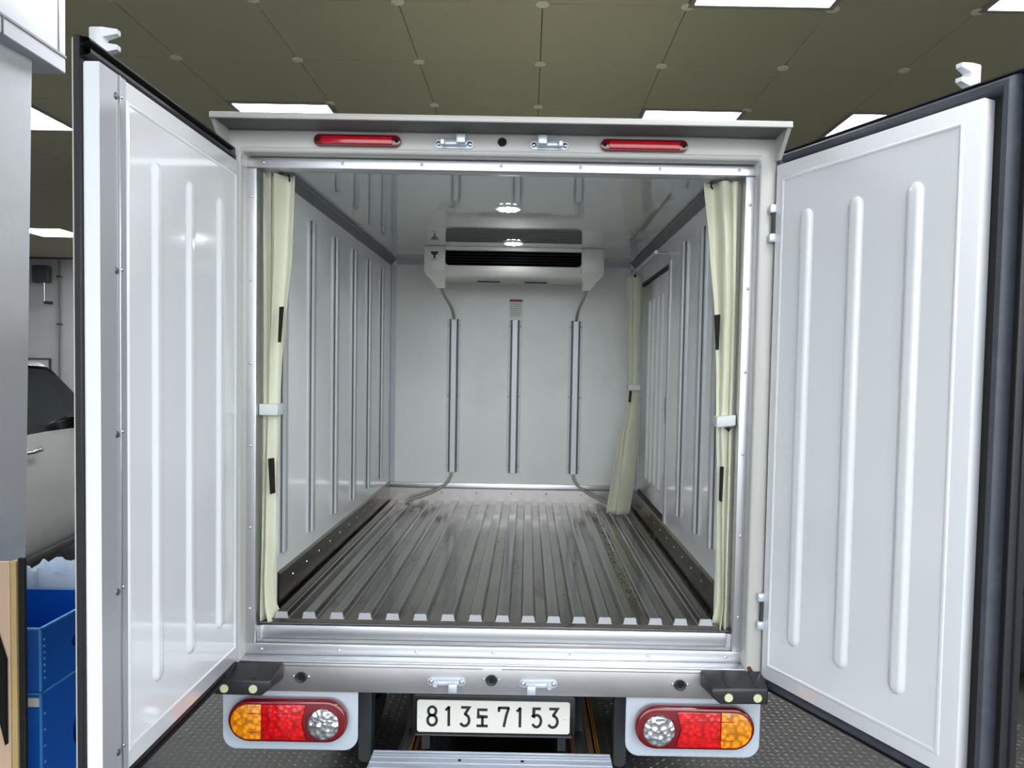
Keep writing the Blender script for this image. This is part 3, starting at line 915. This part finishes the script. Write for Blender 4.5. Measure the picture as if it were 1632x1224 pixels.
def keeper(cx, cz, sg, up):
    """sg: side of the tab; up: tab points up"""
    d = 1 if up else -1
    m = 'cast_zinc'
    base = MB().prism(capsule(cx, cz, 0.046, 0.0135), 'y', YF - .005, YF, .001, 1).build('latch_keeper', m, truck, True)
    MB().box(cx - .040, cx + .040, YF - .022, YF - .0052, cz - .007, cz + .007, .004, 2).build('keeper_bar', m, base, True)
    z0, z1 = sorted((cz + d * .022, cz - d * .006))
    MB().box(cx + sg * .022 - .014, cx + sg * .022 + .014, YF - .042, YF - .0225, z0, z1, .004, 2).build('keeper_tab', m, base, True)
    MB().box(cx - sg * .034 - .007, cx - sg * .034 + .007, YF - .032, YF - .0225, cz - .009, cz + .008, .002, 1).build('keeper_lug', m, base, True)
    for q in (-1, 1):
        MB().dome((cx + q * .048, YF - .005, cz), (0, -1, 0), .0085, .006, 12, 3).build('bolt', 'rivet_metal', base, True)
keeper(-0.142, 2.2815, 1, True); keeper(0.149, 2.2825, -1, True)
keeper(-0.143, 0.6105, 1, False); keeper(0.146, 0.6085, -1, False)
def ringmesh(c, r0, r1, y0, y1, n=24):
    rg = []
    for k in range(n + 1):
        a = 2 * math.pi * k / n
        ca, sa = math.cos(a), math.sin(a)
        rg.append([(c[0] + r * ca, y, c[1] + r * sa * .95) for r, y in ((r0, y0), (r1, y0 - .004), (r1 * .85 + r0 * .15, y1), (r0, y1 + .003))])
    return MB().loft(rg, cap=False)
hole = ringmesh((0.004, 2.2905), 0.010, 0.014, YF, YF - .004).build('drain_grommet', 'rubber_black', truck, True)
MB().cyl((0.004, YF - .0005, 2.2905), (0, -1, 0), 0.0115, .0012, 20).build('bore', 'velcro', hole)
for cx, cz in ((-0.6025, 0.6145), (-0.002, 0.616), (0.593, 0.6115)):
    g = ringmesh((cx, cz), 0.008, 0.0185, YF, YF - .010).build('sensor', 'rubber_black', truck, True)
    MB().cyl((cx, YF - .0005, cz), (0, -1, 0), 0.010, .004, 20).build('bore', 'velcro', g)
    for q in (-1, 1):
        MB().dome((cx + q * .0235, YF, cz + .002), (0, -1, 0), .005, .004, 10, 3).build('rivet', 'rivet_metal', g, True)

# ---- rubber buffers
for s in (-1, 1):
    b = MB()
    X = lambda a: s * a
    # front face polygon (inner end chamfered) and larger rear polygon
    fr_ = [(X(.845), .590), (X(.700), .588), (X(.672), .612), (X(.672), .634), (X(.845), .638)]
    bk_ = [(X(.848), .586), (X(.695), .583), (X(.657), .612), (X(.657), .662), (X(.848), .662)]
    vs = [(p[0], -0.135, p[1]) for p in fr_] + [(p[0], -0.0505, p[1]) for p in bk_]
    fs = [(0, 1, 2, 3, 4), (9, 8, 7, 6, 5)] + [(i, (i + 1) % 5, 5 + (i + 1) % 5, 5 + i) for i in range(5)]
    bm = bmesh.new(); V = [bm.verts.new(p) for p in vs]
    for f in fs: bm.faces.new([V[i] for i in f])
    bmesh.ops.recalc_face_normals(bm, faces=bm.faces)
    bmesh.ops.bevel(bm, geom=list(bm.edges), offset=.006, segments=3, affect='EDGES', profile=.5)
    bo_ = MB().bm(bm).build('rubber_buffer', 'rubber_block', truck, True)
    for a in (.812, .724):
        MB().cyl((X(a), -0.1352, .610), (0, -1, 0), .0128, .0022, 24).build('reflector_dot', 'reflector_dot', bo_)
        MB().tube([(X(a), -0.126, .636), (X(a), -0.062, .657)], .0075, 8).build('moulded_ridge', 'rubber_block', bo_, True)

# ---- tail lamps
for s in (-1, 1):
    x0, x1 = (-0.858, -0.427) if s < 0 else (0.427, 0.855)
    br = MB().prism(rrect(x0, x1, 0.370, 0.566, 0.045, 8, (1, 1, 0, 0)), 'y', -0.030, -0.022, .002, 1).build('lamp_bracket', 'lamp_plate_grey', truck, True)
    cx = s * 0.6405; cz = 0.478; r = 0.0675; half = 0.1205
    lp = MB().prism(capsule(cx, cz, half, r, 14), 'y', -0.068, -0.0302, .009, 3).build('tail_lamp', 'red_dark', truck, True)
    lp['label'] = 'oval rear lamp cluster, ' + ('left' if s < 0 else 'right') + ' of the number plate'
    yl = -0.0745
    # amber end (outer side)
    ri = 0.056
    am = [(cx + s * (half - .040), cz - ri), (cx + s * half, cz - ri)] + [(cx + s * (half + ri * math.sin(math.radians(a))), cz - ri * math.cos(math.radians(a))) for a in range(10, 180, 10)] + [(cx + s * half, cz + ri), (cx + s * (half - .040), cz + ri)]
    MB().prism(am, 'y', yl, -0.0682, .004, 2).build('turn_lens', 'amber_lens', lp, True)
    rd = [(cx + s * (half - .042), cz - ri), (cx + s * (half - .042), cz + ri), (cx - s * .060, cz + ri), (cx - s * .045, cz), (cx - s * .060, cz - ri)]
    MB().prism(rd, 'y', yl, -0.0682, .003, 2).build('brake_lens', 'red_bright', lp, True)
    cc = cx - s * 0.1135
    MB().cyl((cc, -0.0682, cz - .005), (0, -1, 0), 0.053, .004, 32).build('lamp_ring', 'red_dark', lp)
    MB().dome((cc, -0.0722, cz - .005), (0, -1, 0), 0.0495, .010, 32, 6).build('reverse_lens', 'clear_lens', lp, True)
    for dz in (-.032, .028):
        MB().box(min(cx + s * half, cx - s * .05), max(cx + s * half, cx - s * .05), yl - .0012, yl - .0002, cz + dz - .0012, cz + dz + .0012).build('lens_line', 'red_lens', lp)

# ---- number plate
hp = MB().prism(rrect(-0.279, 0.279, 0.336, 0.482, 0.012, 5), 'y', 0.146, 0.165, .003, 2).build('plate_holder', 'black_plastic', truck, True)
MB().prism(rrect(-0.268, 0.268, 0.342, 0.347, 0.002, 2), 'y', 0.138, 0.1458).build('holder_lip', 'alu_dark', hp)
PXL, PXR, PZ0, PZ1 = -0.262, 0.260, 0.352, 0.464
plate = MB().prism(rrect(PXL, PXR, PZ0, PZ1, 0.009, 5), 'y', 0.1425, 0.1455, .0008, 1).build('number_plate', 'plate_white', truck, True)
for xx in (PXL + .0135, PXR - .0165):
    MB().dome((xx, 0.1425, 0.408), (0, -1, 0), .0065, .003, 12, 3).build('plate_bolt', 'cast_white', plate, True)
def ribbon(pts, w, y0, y1, closed=False):
    """flat stroke of width w along 2D points"""
    b = MB(); n = len(pts)
    L = []; R_ = []
    for i in range(n):
        if closed: p0, p1 = pts[(i - 1) % n], pts[(i + 1) % n]
        else: p0, p1 = pts[max(i - 1, 0)], pts[min(i + 1, n - 1)]
        dx, dz = p1[0] - p0[0], p1[1] - p0[1]
        l = math.hypot(dx, dz) or 1
        k = 1.0
        if 0 < i < n - 1 or closed:
            ax, az = pts[i][0] - p0[0], pts[i][1] - p0[1]; la = math.hypot(ax, az) or 1
            cosv = max(.5, (ax * dx + az * dz) / (la * l)); k = 1 / cosv
        nx, nz = -dz / l * w / 2 * k, dx / l * w / 2 * k
        L.append((pts[i][0] + nx, pts[i][1] + nz)); R_.append((pts[i][0] - nx, pts[i][1] - nz))
    ring = [[(a[0], y0, a[1]), (c[0], y0, c[1]), (c[0], y1, c[1]), (a[0], y1, a[1])] for a, c in zip(L, R_)]
    if closed: ring.append(ring[0])
    b.loft(ring, cap=not closed)
    return b
def arc(cx, cz, rx_, rz_, a0, a1, n=12):
    return [(cx + rx_ * math.cos(math.radians(a0 + (a1 - a0) * i / n)), cz + rz_ * math.sin(math.radians(a0 + (a1 - a0) * i / n))) for i in range(n + 1)]
SW = 0.15
GLYPH = {   # strokes in a unit box, (points, closed)
    '8': [(arc(.5, .74, .36, .22, 90, 450, 20)[:-1], True), (arc(.5, .28, .42, .26, 90, 450, 20)[:-1], True)],
    '1': [([(.12, .78), (.50, .86), (.72, .96), (.72, .02)], False)],
    '3': [([(.08, .95), (.88, .95), (.46, .60)] + arc(.44, .31, .46, .29, 85, -150, 16), False)],
    '7': [([(.04, .76), (.04, 1.0)], False), ([(.0, .96), (.98, .96)], False), ([(.94, .98), (.72, .60), (.50, .0)], False)],
    '5': [([(.86, .95), (.20, .95), (.14, .52)] + arc(.46, .33, .44, .30, 140, -150, 18), False)],
    'do': [([(.95, .94), (.14, .94), (.14, .56), (.98, .56)], False), ([(.52, .56), (.52, .08)], False), ([(.0, .06), (1.0, .06)], False)],
}
GLYPH['1'] = [([(.72, 1.0), (.72, .0)], False), ([(.02, .80), (.40, .86), (.72, .97)], False)]
chars = [('8', .055, .143), ('1', .176, .226), ('3', .274, .357), ('do', .381, .473), ('7', .524, .613), ('1', .642, .692), ('5', .743, .827), ('3', .850, .935)]
PWD, PHT = PXR - PXL, PZ1 - PZ0
for ch, f0, f1 in chars:
    gx0, gx1 = PXL + f0 * PWD, PXL + f1 * PWD
    gz0, gz1 = (PZ0 + .16 * PHT, PZ0 + .86 * PHT)
    if ch == 'do': gz0, gz1 = PZ0 + .15 * PHT, PZ0 + .80 * PHT
    gm_ = MB()
    w_ = .0092
    for pts, closed in GLYPH[ch]:
        q = [(gx0 + w_ / 2 + p[0] * (gx1 - gx0 - w_), gz0 + w_ / 2 + p[1] * (gz1 - gz0 - w_)) for p in pts]
        r_ = ribbon(q, w_, 0.1415, 0.1424, closed)
        gm_.add(r_.v, r_.f)
    gm_.build('plate_character', 'plate_ink', plate)

# ---- fold-out step, brackets and chassis
stp = MB().box(-0.386, 0.386, -0.26, 0.020, 0.325, 0.348, .004, 2)
step = stp.build('rear_step', 'step_alu', truck, True)
for y in (0.012, -0.008, -0.022, -0.055, -0.09, -0.13, -0.17, -0.21, -0.245):
    MB().box(-0.384, 0.384, y - .005, y + .004, 0.3482, 0.3512, .001, 1).build('tread_ridge', 'step_alu', step, True)
for x in (-0.10, 0.10):
    MB().cyl((x, -0.036, 0.3482), (0, 0, 1), .006, .0012, 12).build('screw', 'velcro', step)
for x in (-0.30, 0.30):
    MB().tube([(x, 0.0, 0.322), (x, 0.25, 0.30), (x, 0.45, 0.45)], .018, 8).build('step_arm', 'chassis', step, True)
for s in (-1, 1):
    x0, x1 = (-0.462, -0.417) if s < 0 else (0.409, 0.454)
    MB().prism(rrect(x0, x1, 0.245, 0.60, .02, 5, (1, 1, 0, 0)), 'y', 0.135, 0.20, .003, 1).build('guard_bracket', 'chassis', truck, True)
for s in (-1, 1):
    MB().box(s * .30 - .03, s * .30 + .03, 0.25, 4.2, 0.44, 0.56, .004, 1).build('chassis_rail', 'chassis_dark', truck)
    MB().box(s * .235 - .014, s * .235 + .014, 0.17, 0.19, 0.28, 0.40).build('plate_bracket', 'chassis', truck)
    wv = MB()
    rg = []
    for k in range(32):
        a = 2 * math.pi * k / 32
        rg.append([(s * .62 + ww, 0.95 + r_ * math.cos(a), 0.27 + r_ * math.sin(a)) for r_, ww in ((.15, .08), (.25, .085), (.268, .06), (.262, .03), (.268, .028), (.268, -.028), (.262, -.03), (.268, -.06), (.25, -.085), (.15, -.08))])
    rg.append(rg[0]); wv.loft(rg, cap=False)
    tw = wv.build('rear_tyre', 'tyre', truck, True)
    MB().cyl((s * .62 - .06, 0.95, 0.27), (1, 0, 0), .152, .12, 20).build('wheel_hub', 'chassis', tw)
    wv = MB()
    rg = []
    for k in range(32):
        a = 2 * math.pi * k / 32
        rg.append([(s * .62 + ww, 3.6 + r_ * math.cos(a), 0.27 + r_ * math.sin(a)) for r_, ww in ((.15, .08), (.25, .085), (.268, .06), (.268, -.06), (.25, -.085), (.15, -.08))])
    rg.append(rg[0]); wv.loft(rg, cap=False)
    wv.build('front_tyre', 'tyre', truck, True)
MB().box(-0.60, 0.60, 0.40, 0.50, 0.44, 0.55, .004, 1).build('cross_member', 'chassis_dark', truck)
MB().tube([(-.62, .95, .27), (-.1, .95, .27), (0, .95, .27), (.1, .95, .27), (.62, .95, .27)], .05, 10).build('rear_axle', 'chassis_dark', truck, True)
MB().box(-0.22, 0.22, 0.22, 0.30, 0.30, 0.42, .004, 1).build('spare_carrier', 'chassis_dark', truck)
MB().tube(bz((0.30, 0.35, 0.50), (0.36, 0.35, 0.38), (0.44, 0.35, 0.36), (0.55, 0.5, 0.35)), .012, 8).build('brake_hose', 'chassis', truck, True)
MB().box(-0.42, -0.36, 0.22, 0.30, 0.515, 0.567).build('lamp_stay', 'chassis', truck)
# cab ahead of the box (hidden behind it)
MB().box(-0.80, 0.80, 2.45, 4.1, 0.45, 1.95, .12, 4).build('cab', 'paint_white', truck, True)
MB().box(-0.5, 0.5, 2.30, 2.45, 0.45, 0.60).build('cab_mount', 'chassis_dark', truck)

# ---- rear doors
def make_door(nm, T, S, Z0, Z1, core, ribs_s, rz0, rz1, flange, lbl, astragal=None, skin=.024):
    """T(s, n, z): s from hinge to free edge, n out of the inner face"""
    def box(s0, s1, n0, n1, z0, z1, bev=0.0, seg=2):
        return MB().box(s0, s1, n0, n1, z0, z1, bev, seg).xf(T)
    d = box(0, S, -core, 0, Z0, Z1, .004, 2).build(nm, 'door_white', truck, True)
    d['label'] = lbl
    fh, ff, ft = flange      # overlap at hinge, free edge, top/bottom
    n0 = -core - skin
    box(-fh, S + ff, n0, -core, Z0 - ft, Z1 + ft, .002, 1).build('outer_skin', 'rubber_black', d, True)
    box(-fh + .01, S + ff - .004, n0 - .004, n0 - .0002, Z0 - ft + .004, Z1 + ft - .004).build('outer_panel', 'paint_white', d)
    # rubber seal: two ridges running round the core on the inner side of the skin
    def ring_seal(off, w_, h_, nm2, m2):
        s0, s1 = -min(off, fh - .003), S + min(off, ff - w_ * .5) if ff < .05 else S + off * ff / .06
        z0, z1 = Z0 - off * ft / .06, Z1 + off * ft / .06
        def prof(u, v):   # u across, v height
            return [(-w_ / 2, 0), (-w_ * .35, h_ * .75), (-w_ * .15, h_), (w_ * .15, h_), (w_ * .35, h_ * .75), (w_ / 2, 0)]
        path = [(s0, z0), (s1, z0), (s1, z1), (s0, z1)]
        order = [0, 1, 2, 3, 0] if ff > .05 else [1, 0, 3, 2]
        rings = []
        for i in order:
            c = path[i]
            if ff <= .05 and i in (1, 2): c = (S + ff, c[1]); sg = (0, -1 if i == 1 else 1)
            else: sg = (-1 if i in (0, 3) else 1, -1 if i in (0, 1) else 1)
            rings.append([T(c[0] + sg[0] * u, -core + v + .0002, c[1] + sg[1] * u) for u, v in prof(0, 0)])
        return MB().loft(rings, cap=False).build(nm2, m2, d, True)
    if ff > .05:
        ring_seal(.027, .036, .030, 'seal_ridge', 'gasket_grey')
        ring_seal(.053, .010, .020, 'seal_lip', 'rubber')
    else:
        ring_seal(.022, .022, .022, 'seal_ridge', 'rubber')
        ring_seal(.050, .012, .020, 'seal_lip', 'rubber')
    # pressed inner field
    g0, g1 = 0.028, (astragal[0] - .010 if astragal else S - .050)
    gz0, gz1 = Z0 + .045, Z1 - .045
    fld = MB()
    rr = .0045
    def ringp(o, n): return [T(*p) for p in ((g0 + o, n, gz0 + o), (g1 - o, n, gz0 + o), (g1 - o, n, gz1 - o), (g0 + o, n, gz1 - o))]
    fld.loft([ringp(-.004, .0002), ringp(-.001, .0032), ringp(.002, .0040), ringp(.005, .0032), ringp(.008, .0008)], cap=False)
    k = len(fld.v); fld.f.append((k - 4, k - 3, k - 2, k - 1))
    fld.build('pressed_border', 'door_white', d, True)
    def T2(s, n, z): return T(s, n + .0009, z)
    for s in ribs_s:
        door_rib_mesh(T2, s, rz0, rz1, .027, .0090).build('door_rib', 'door_white', d, True)
    if astragal:
        a0 = astragal[0]
        box(a0, S + .0015, .0004, .0022, Z0 + .001, Z1 - .001).build('edge_plate', 'trim_grey', d)
        box(a0 + .028, a0 + .032, .0022, .0060, Z0 + .001, Z1 - .001, .001, 1).build('edge_bead', 'aluminium', d, True)
        box(S, S + .0025, -core + .006, .002, Z0 + .001, Z1 - .001).build('end_plate', 'door_white', d)
        nd = Vector(T(0, 1, 0)) - Vector(T(0, 0, 0))
        for z in (2.172, 1.800, 1.445, 1.098, 0.738):
            MB().dome(T(a0 + .018, .0022, z), nd, .0045, .003, 10, 3).build('rivet', 'rivet_metal', d, True)
            MB().dome(T(a0 + .042, .0022, z - .005), nd, .008, .003, 12, 3).build('plug', 'alu_dark', d, True)
    # lock rod on the outside with a forked cam above the top edge
    sr = S * 0.85 if not astragal else astragal[1]
    nr = n0 - .026
    rod = MB().tube([T(sr, nr, Z0 - ft - .03), T(sr, nr, Z1 + ft + .03)], .013, 12).build('lock_rod', 'cast_zinc', d, True)
    zc = Z1 + ft + .036
    sgn = 1
    cbm = box(sr - .016, sr + .016, nr - .014, nr + .016, zc - .018, zc + .036, .005, 2).build('lock_cam', 'cast_white', d, True)
    for zz in (zc - .010, zc + .024):
        P = MB()
        P.prism([(-.013, -.008), (.013, -.008), (.013, .012), (-.013, .012)], 'y', 0, .001)
        vs = [(sr - .012, nr + .014, zz - .010), (sr + .012, nr + .014, zz - .010), (sr + .012, nr + .014, zz + .012), (sr - .012, nr + .014, zz + .012),
              (sr - .008, nr + .046, zz - .001), (sr + .008, nr + .046, zz - .001), (sr + .008, nr + .046, zz + .009), (sr - .008, nr + .046, zz + .009)]
        MB().add([T(*p) for p in vs], [(3, 2, 1, 0), (4, 5, 6, 7), (0, 1, 5, 4), (1, 2, 6, 5), (2, 3, 7, 6), (3, 0, 4, 7)]).build('cam_prong', 'cast_white', d)
    MB().add([T(*p) for p in [(sr - .02, nr - .018, Z1 + ft + .0), (sr + .02, nr - .018, Z1 + ft), (sr + .02, nr + .024, Z1 + ft), (sr - .02, nr + .024, Z1 + ft),
                              (sr - .02, nr - .018, Z1 + ft - .05), (sr + .02, nr - .018, Z1 + ft - .05), (sr + .02, nr + .024, Z1 + ft - .05), (sr - .02, nr + .024, Z1 + ft - .05)]],
             [(0, 1, 2, 3), (7, 6, 5, 4), (0, 4, 5, 1), (1, 5, 6, 2), (2, 6, 7, 3), (3, 7, 4, 0)]).build('rod_bracket', 'cast_zinc', d)
    return d
def TL(s, n, z): return (-0.800 + n, -0.054 - s, z)
AR = math.radians(24.4)
def TR(s, n, z):
    return (0.842 + s * math.sin(AR) - n * math.cos(AR), -0.064 - s * math.cos(AR) - n * math.sin(AR), z)
doorL = make_door('rear_door', TL, 0.774, 0.670, 2.216, 0.034, (0.149, 0.345, 0.528), 0.818, 2.074, (0.004, 0.008, 0.050),
                  'left rear door swung open, white ribbed panel with aluminium edge strip', astragal=(0.671, 0.640), skin=.015)
doorR = make_door('rear_door', TR, 0.664, 0.648, 2.232, 0.040, (0.132, 0.310, 0.493), 0.790, 2.078, (0.004, 0.098, 0.048),
                  'right rear door swung open, white ribbed panel with wide black seal')
# hinges on the right post
for z0 in (1.995, 0.795):
    hg = MB().tube([(0.838, -0.062, z0 + .02), (0.838, -0.062, z0 + .10)], .006, 10).build('door_hinge', 'chassis', truck, True)
    for zz in (z0 + .004, z0 + .092):
        MB().box(0.824, 0.846, -0.074, -0.0505, zz, zz + .026, .005, 2).build('hinge_knuckle', 'cast_zinc', hg, True)

# ================================================================== THINGS INSIDE THE BOX
# ---- cooling unit under the ceiling at the bulkhead
UX0, UX1, UY = -0.462, 0.488, 1.640
unit = empty('cooling_unit', (0.013, 1.9, 2.02), 'off white cooling unit hanging under the ceiling at the front bulkhead', 'cooling unit')
MX0, MX1, MZ0, MZ1 = -0.351, 0.369, 2.137, 2.216
ub = MB()
# front face built round the mouth, as four bars and a back shell
ub.box(UX0, MX0, UY, UY + .03, 2.106, ZC - .001, .004, 2)
ub.box(MX1, UX1, UY, UY + .03, 2.106, ZC - .001, .004, 2)
ub.box(MX0, MX1, UY, UY + .03, 2.106, MZ0, .003, 2)
ub.box(MX0, MX1, UY, UY + .03, MZ1, ZC - .001)
ub.build('front_bezel', 'unit_plastic', unit, True)
for sx, xa in ((1, MX0), (-1, MX1)):      # rounded lower corners of the mouth
    pts = [(xa, MZ0)] + [(xa + sx * .022 - sx * .022 * math.sin(math.radians(a)), MZ0 + .022 - .022 * math.cos(math.radians(a))) for a in range(0, 91, 15)]
    MB().prism(pts, 'y', UY + .002, UY + .02).build('mouth_corner', 'unit_plastic', unit)
# lower bowl: slopes back under the bezel
bowl = MB()
rings = []
for (z, ins, yb) in ((2.106, 0.0, UY), (2.090, .008, UY + .004), (2.060, .030, UY + .03), (2.052, .045, UY + .06)):
    rings.append([(UX0 + ins, yb, z), (UX1 - ins, yb, z), (UX1 - ins, 2.05, z + (2.106 - z) * 1.9), (UX0 + ins, 2.05, z + (2.106 - z) * 1.9)])
bowl.loft(rings)
bowl.build('drip_tray', 'unit_plastic', unit, True)
MB().box(UX0 + .004, UX1 - .004, UY + .10, 2.06, 2.160, ZC - .001, .004, 2).build('casing', 'unit_plastic', unit, True)
for s in (-1, 1):
    xo = UX0 if s < 0 else UX1
    xi = -s
    vs = []
    top = [(xo + xi * .004, UY + .004), (xo + xi * .125, UY + .004), (xo + xi * .125, UY + .16), (xo + xi * .004, UY + .16)]
    mid = [(xo + xi * .030, UY + .012), (xo + xi * .112, UY + .012), (xo + xi * .112, UY + .14), (xo + xi * .030, UY + .14)]
    bot = [(xo + xi * .068, UY + .03), (xo + xi * .108, UY + .03), (xo + xi * .108, UY + .09), (xo + xi * .068, UY + .09)]
    MB().loft([[(a, c, 2.098) for a, c in top], [(a, c, 2.070) for a, c in mid], [(a, c, 2.018) for a, c in bot]]).build('drain_foot', 'unit_plastic', unit)
MB().box(MX0 + .0, MX1, UY + .055, UY + .06, 2.11, ZC - .003).build('mouth_back', 'mouth_black', unit)
mb_ = MB()
mb_.box(MX0 + .0005, MX1 - .0005, UY + .028, UY + .055, MZ1 + .001, MZ1 + .006); mb_.box(MX0 + .0005, MX1 - .0005, UY + .0305, UY + .055, MZ0 - .012, MZ0 - .006)
mb_.build('mouth_liner', 'mouth_black', unit)
for z in (2.156, 2.170, 2.184, 2.200):
    MB().box(MX0 + .001, MX1 - .001, UY + .016, UY + .030, z, z + .0009).build('slat', 'slat_grey', unit)
for x in (-.12, .13):
    MB().box(x - .06, x + .06, UY + .030, UY + .05, 2.0545, 2.0580).build('drain_slot', 'velcro', unit)
lgm = [(-.4285, 2.207), (-.3845, 2.207), (-.393, 2.190), (-.4015, 2.188), (-.4015, 2.170), (-.4115, 2.170), (-.4115, 2.188), (-.420, 2.190)]
MB().prism(lgm, 'y', UY - .001, UY).build('emblem', 'print_black', unit)
ar_ = ribbon(arc(-.4065, 2.176, .019, .014, 200, 340, 10), .004, UY - .001, UY)
ar_.build('emblem_arc', 'print_grey', unit)
# ---- drain hoses
def hose(pts, lab):
    o = MB().tube(pts, .0085, 10).build('drain_hose', 'hose', None, True)
    return tag(o, lab, 'hose', 'drain hoses of the cooling unit')
YH = YB - .022
hose(bz((-0.372, UY + .06, 2.017), (-0.372, UY + .14, 1.975), (-0.352, YH - .06, 1.97), (-0.349, YH, 1.889)), 'clear hose from the left foot of the cooling unit to the left rail')
hose(bz((0.398, UY + .06, 2.017), (0.398, UY + .14, 1.975), (0.382, YH - .06, 1.97), (0.379, YH, 1.889)), 'clear hose from the right foot of the cooling unit to the right rail')
hose(bz((-0.351, YH, 0.968), (-0.358, YH - .006, 0.89), (-0.45, YH - .03, 0.845), (-0.61, YH - .07, 0.8065)), 'clear hose from the foot of the left rail to the floor')
hose(bz((0.378, YH, 0.968), (0.384, YH - .006, 0.89), (0.48, YH - .03, 0.85), (0.60, YH - .10, 0.807)), 'clear hose from the foot of the right rail to the floor by the curtain')

# ---- curtains
def curtain(name, rows, yc, nfold, depth, m, label, flip=False, ybot=0.0, folds=None):
    e = empty(name, (rows[0][1], yc, rows[0][0]), label, 'curtain')
    b = MB()
    zs = sorted({r[0] for r in rows})
    z0, z1 = zs[0], zs[-1]
    NZ = 60; NU = nfold * 14
    R_ = []
    for k in range(NZ + 1):
        z = z0 + (z1 - z0) * k / NZ
        xl, xr, dm = lerp_rows(rows, z)
        f = (z - z0) / (z1 - z0)
        r = []
        for i in range(NU + 1):
            u = i / NU
            uu = 1 - u if flip else u
            ph = 2 * math.pi * nfold * uu ** 2.0 + 1.1
            amp = depth * dm * (0.35 + 0.65 * (1 - abs(2 * uu - 1) ** 3))
            lean = 0.75 * uu * (xr - xl) / nfold * 0.5 * math.sin(ph + .9 + .6 * math.sin(3 * f))
            wob = .004 * math.sin(5.5 * f + 3 * uu * 2)
            x = xl + (xr - xl) * u + lean * math.sin(math.pi * u) + wob * math.sin(math.pi * u)
            y = yc + amp * math.sin(ph + .8 * math.sin(2.2 * f + 1)) + ybot * max(0, .12 - f) / .12
            r.append((x, y, z))
        R_.append(r)
    b.loft(R_, close=False, cap=False)
    o = b.build('cloth', m, e, True)
    md = o.modifiers.new('thick', 'SOLIDIFY'); md.thickness = .0016; md.offset = 0
    return e
rowsL = [(0.764, -0.763, -0.690, 1), (0.816, -0.763, -0.716, .8), (0.899, -0.763, -0.724, .7), (1.024, -0.763, -0.716, .6), (1.231, -0.762, -0.713, .5), (1.457, -0.762, -0.708, .35),
         (1.60, -0.762, -0.703, .5), (1.763, -0.762, -0.689, .7), (1.964, -0.762, -0.672, .9), (2.205, -0.762, -0.665, 1)]
cL = curtain('curtain', rowsL, 0.052, 2, 0.027, 'curtain_cloth', 'pale green strip curtain gathered at the left door jamb', flip=True, ybot=-.006)
def patch(e, pts, y, nm, m, t=.0012):
    return MB().prism(pts, 'y', y, y + t).build(nm, m, e)
patch(cL, [(-0.703, 1.669), (-0.693, 1.669), (-0.684, 1.783), (-0.699, 1.782)], 0.018, 'velcro_patch', 'velcro')
patch(cL, [(-0.726, 1.181), (-0.709, 1.186), (-0.713, 1.299), (-0.733, 1.296)], 0.018, 'velcro_patch', 'velcro')
MB().box(-0.7635, -0.7025, 0.018, 0.086, 1.435, 1.472, .004, 2).build('tie_strap', 'strap_cloth', cL, True)
MB().tube([(-0.675, 0.03, 2.203), (-0.675, 0.04, 2.190), (-0.672, 0.03, 2.180)], .003, 6).build('hook', 'velcro', cL, True)
rowsR = [(0.764, 0.712, 0.762, 1), (0.844, 0.727, 0.763, .8), (0.927, 0.727, 0.763, .7), (1.052, 0.723, 0.763, .6), (1.258, 0.718, 0.763, .5), (1.453, 0.708, 0.763, .35),
         (1.585, 0.706, 0.763, .5), (1.788, 0.695, 0.763, .7), (1.99, 0.675, 0.763, .9), (2.205, 0.650, 0.763, 1)]
cR = curtain('curtain', rowsR, 0.052, 2, 0.027, 'curtain_cloth', 'pale green strip curtain gathered at the right door jamb', ybot=-.006)
patch(cR, [(0.692, 1.670), (0.702, 1.670), (0.704, 1.783), (0.684, 1.780)], 0.018, 'velcro_patch', 'velcro')
patch(cR, [(0.716, 1.187), (0.727, 1.182), (0.729, 1.297), (0.716, 1.297)], 0.018, 'velcro_patch', 'velcro')
MB().box(0.7015, 0.7635, 0.018, 0.086, 1.425, 1.460, .004, 2).xf(lambda x, y, z: (x, y, z + (x - .73) * .12)).build('tie_strap', 'strap_cloth', cR, True)
MB().prism([(0.728, 1.421), (0.752, 1.424), (0.742, 1.408)], 'y', .020, .022).build('strap_end', 'velcro', cR)
MB().tube([(0.668, 0.03, 2.200), (0.668, 0.04, 2.188), (0.671, 0.03, 2.180)], .003, 6).build('hook', 'velcro', cR, True)
rowsB = [(0.802, 0.545, 0.675, 1), (1.004, 0.570, 0.700, .9), (1.215, 0.602, 0.708, .7), (1.35, 0.632, 0.708, .5), (1.427, 0.650, 0.705, .3), (1.51, 0.648, 0.708, .3), (1.566, 0.652, 0.708, .4), (1.914, 0.632, 0.711, .5), (2.125, 0.624, 0.711, .5)]
cB = curtain('curtain', rowsB, 1.80, 1, 0.022, 'curtain_cloth_shaded', 'pale green strip curtain, darkened for shade, tied in the middle beside the side door', flip=False)
MB().box(0.645, 0.712, 1.755, 1.845, 1.490, 1.522, .004, 2).build('tie_strap', 'strap_cloth', cB, True)
patch(cB, [(0.648, 1.428), (0.660, 1.425), (0.664, 1.488), (0.652, 1.488)], 1.752, 'velcro_patch', 'velcro')
MB().cyl((0.668, 1.763, 2.112), (0, -1, 0), .007, .003, 12).build('eyelet', 'velcro', cB)
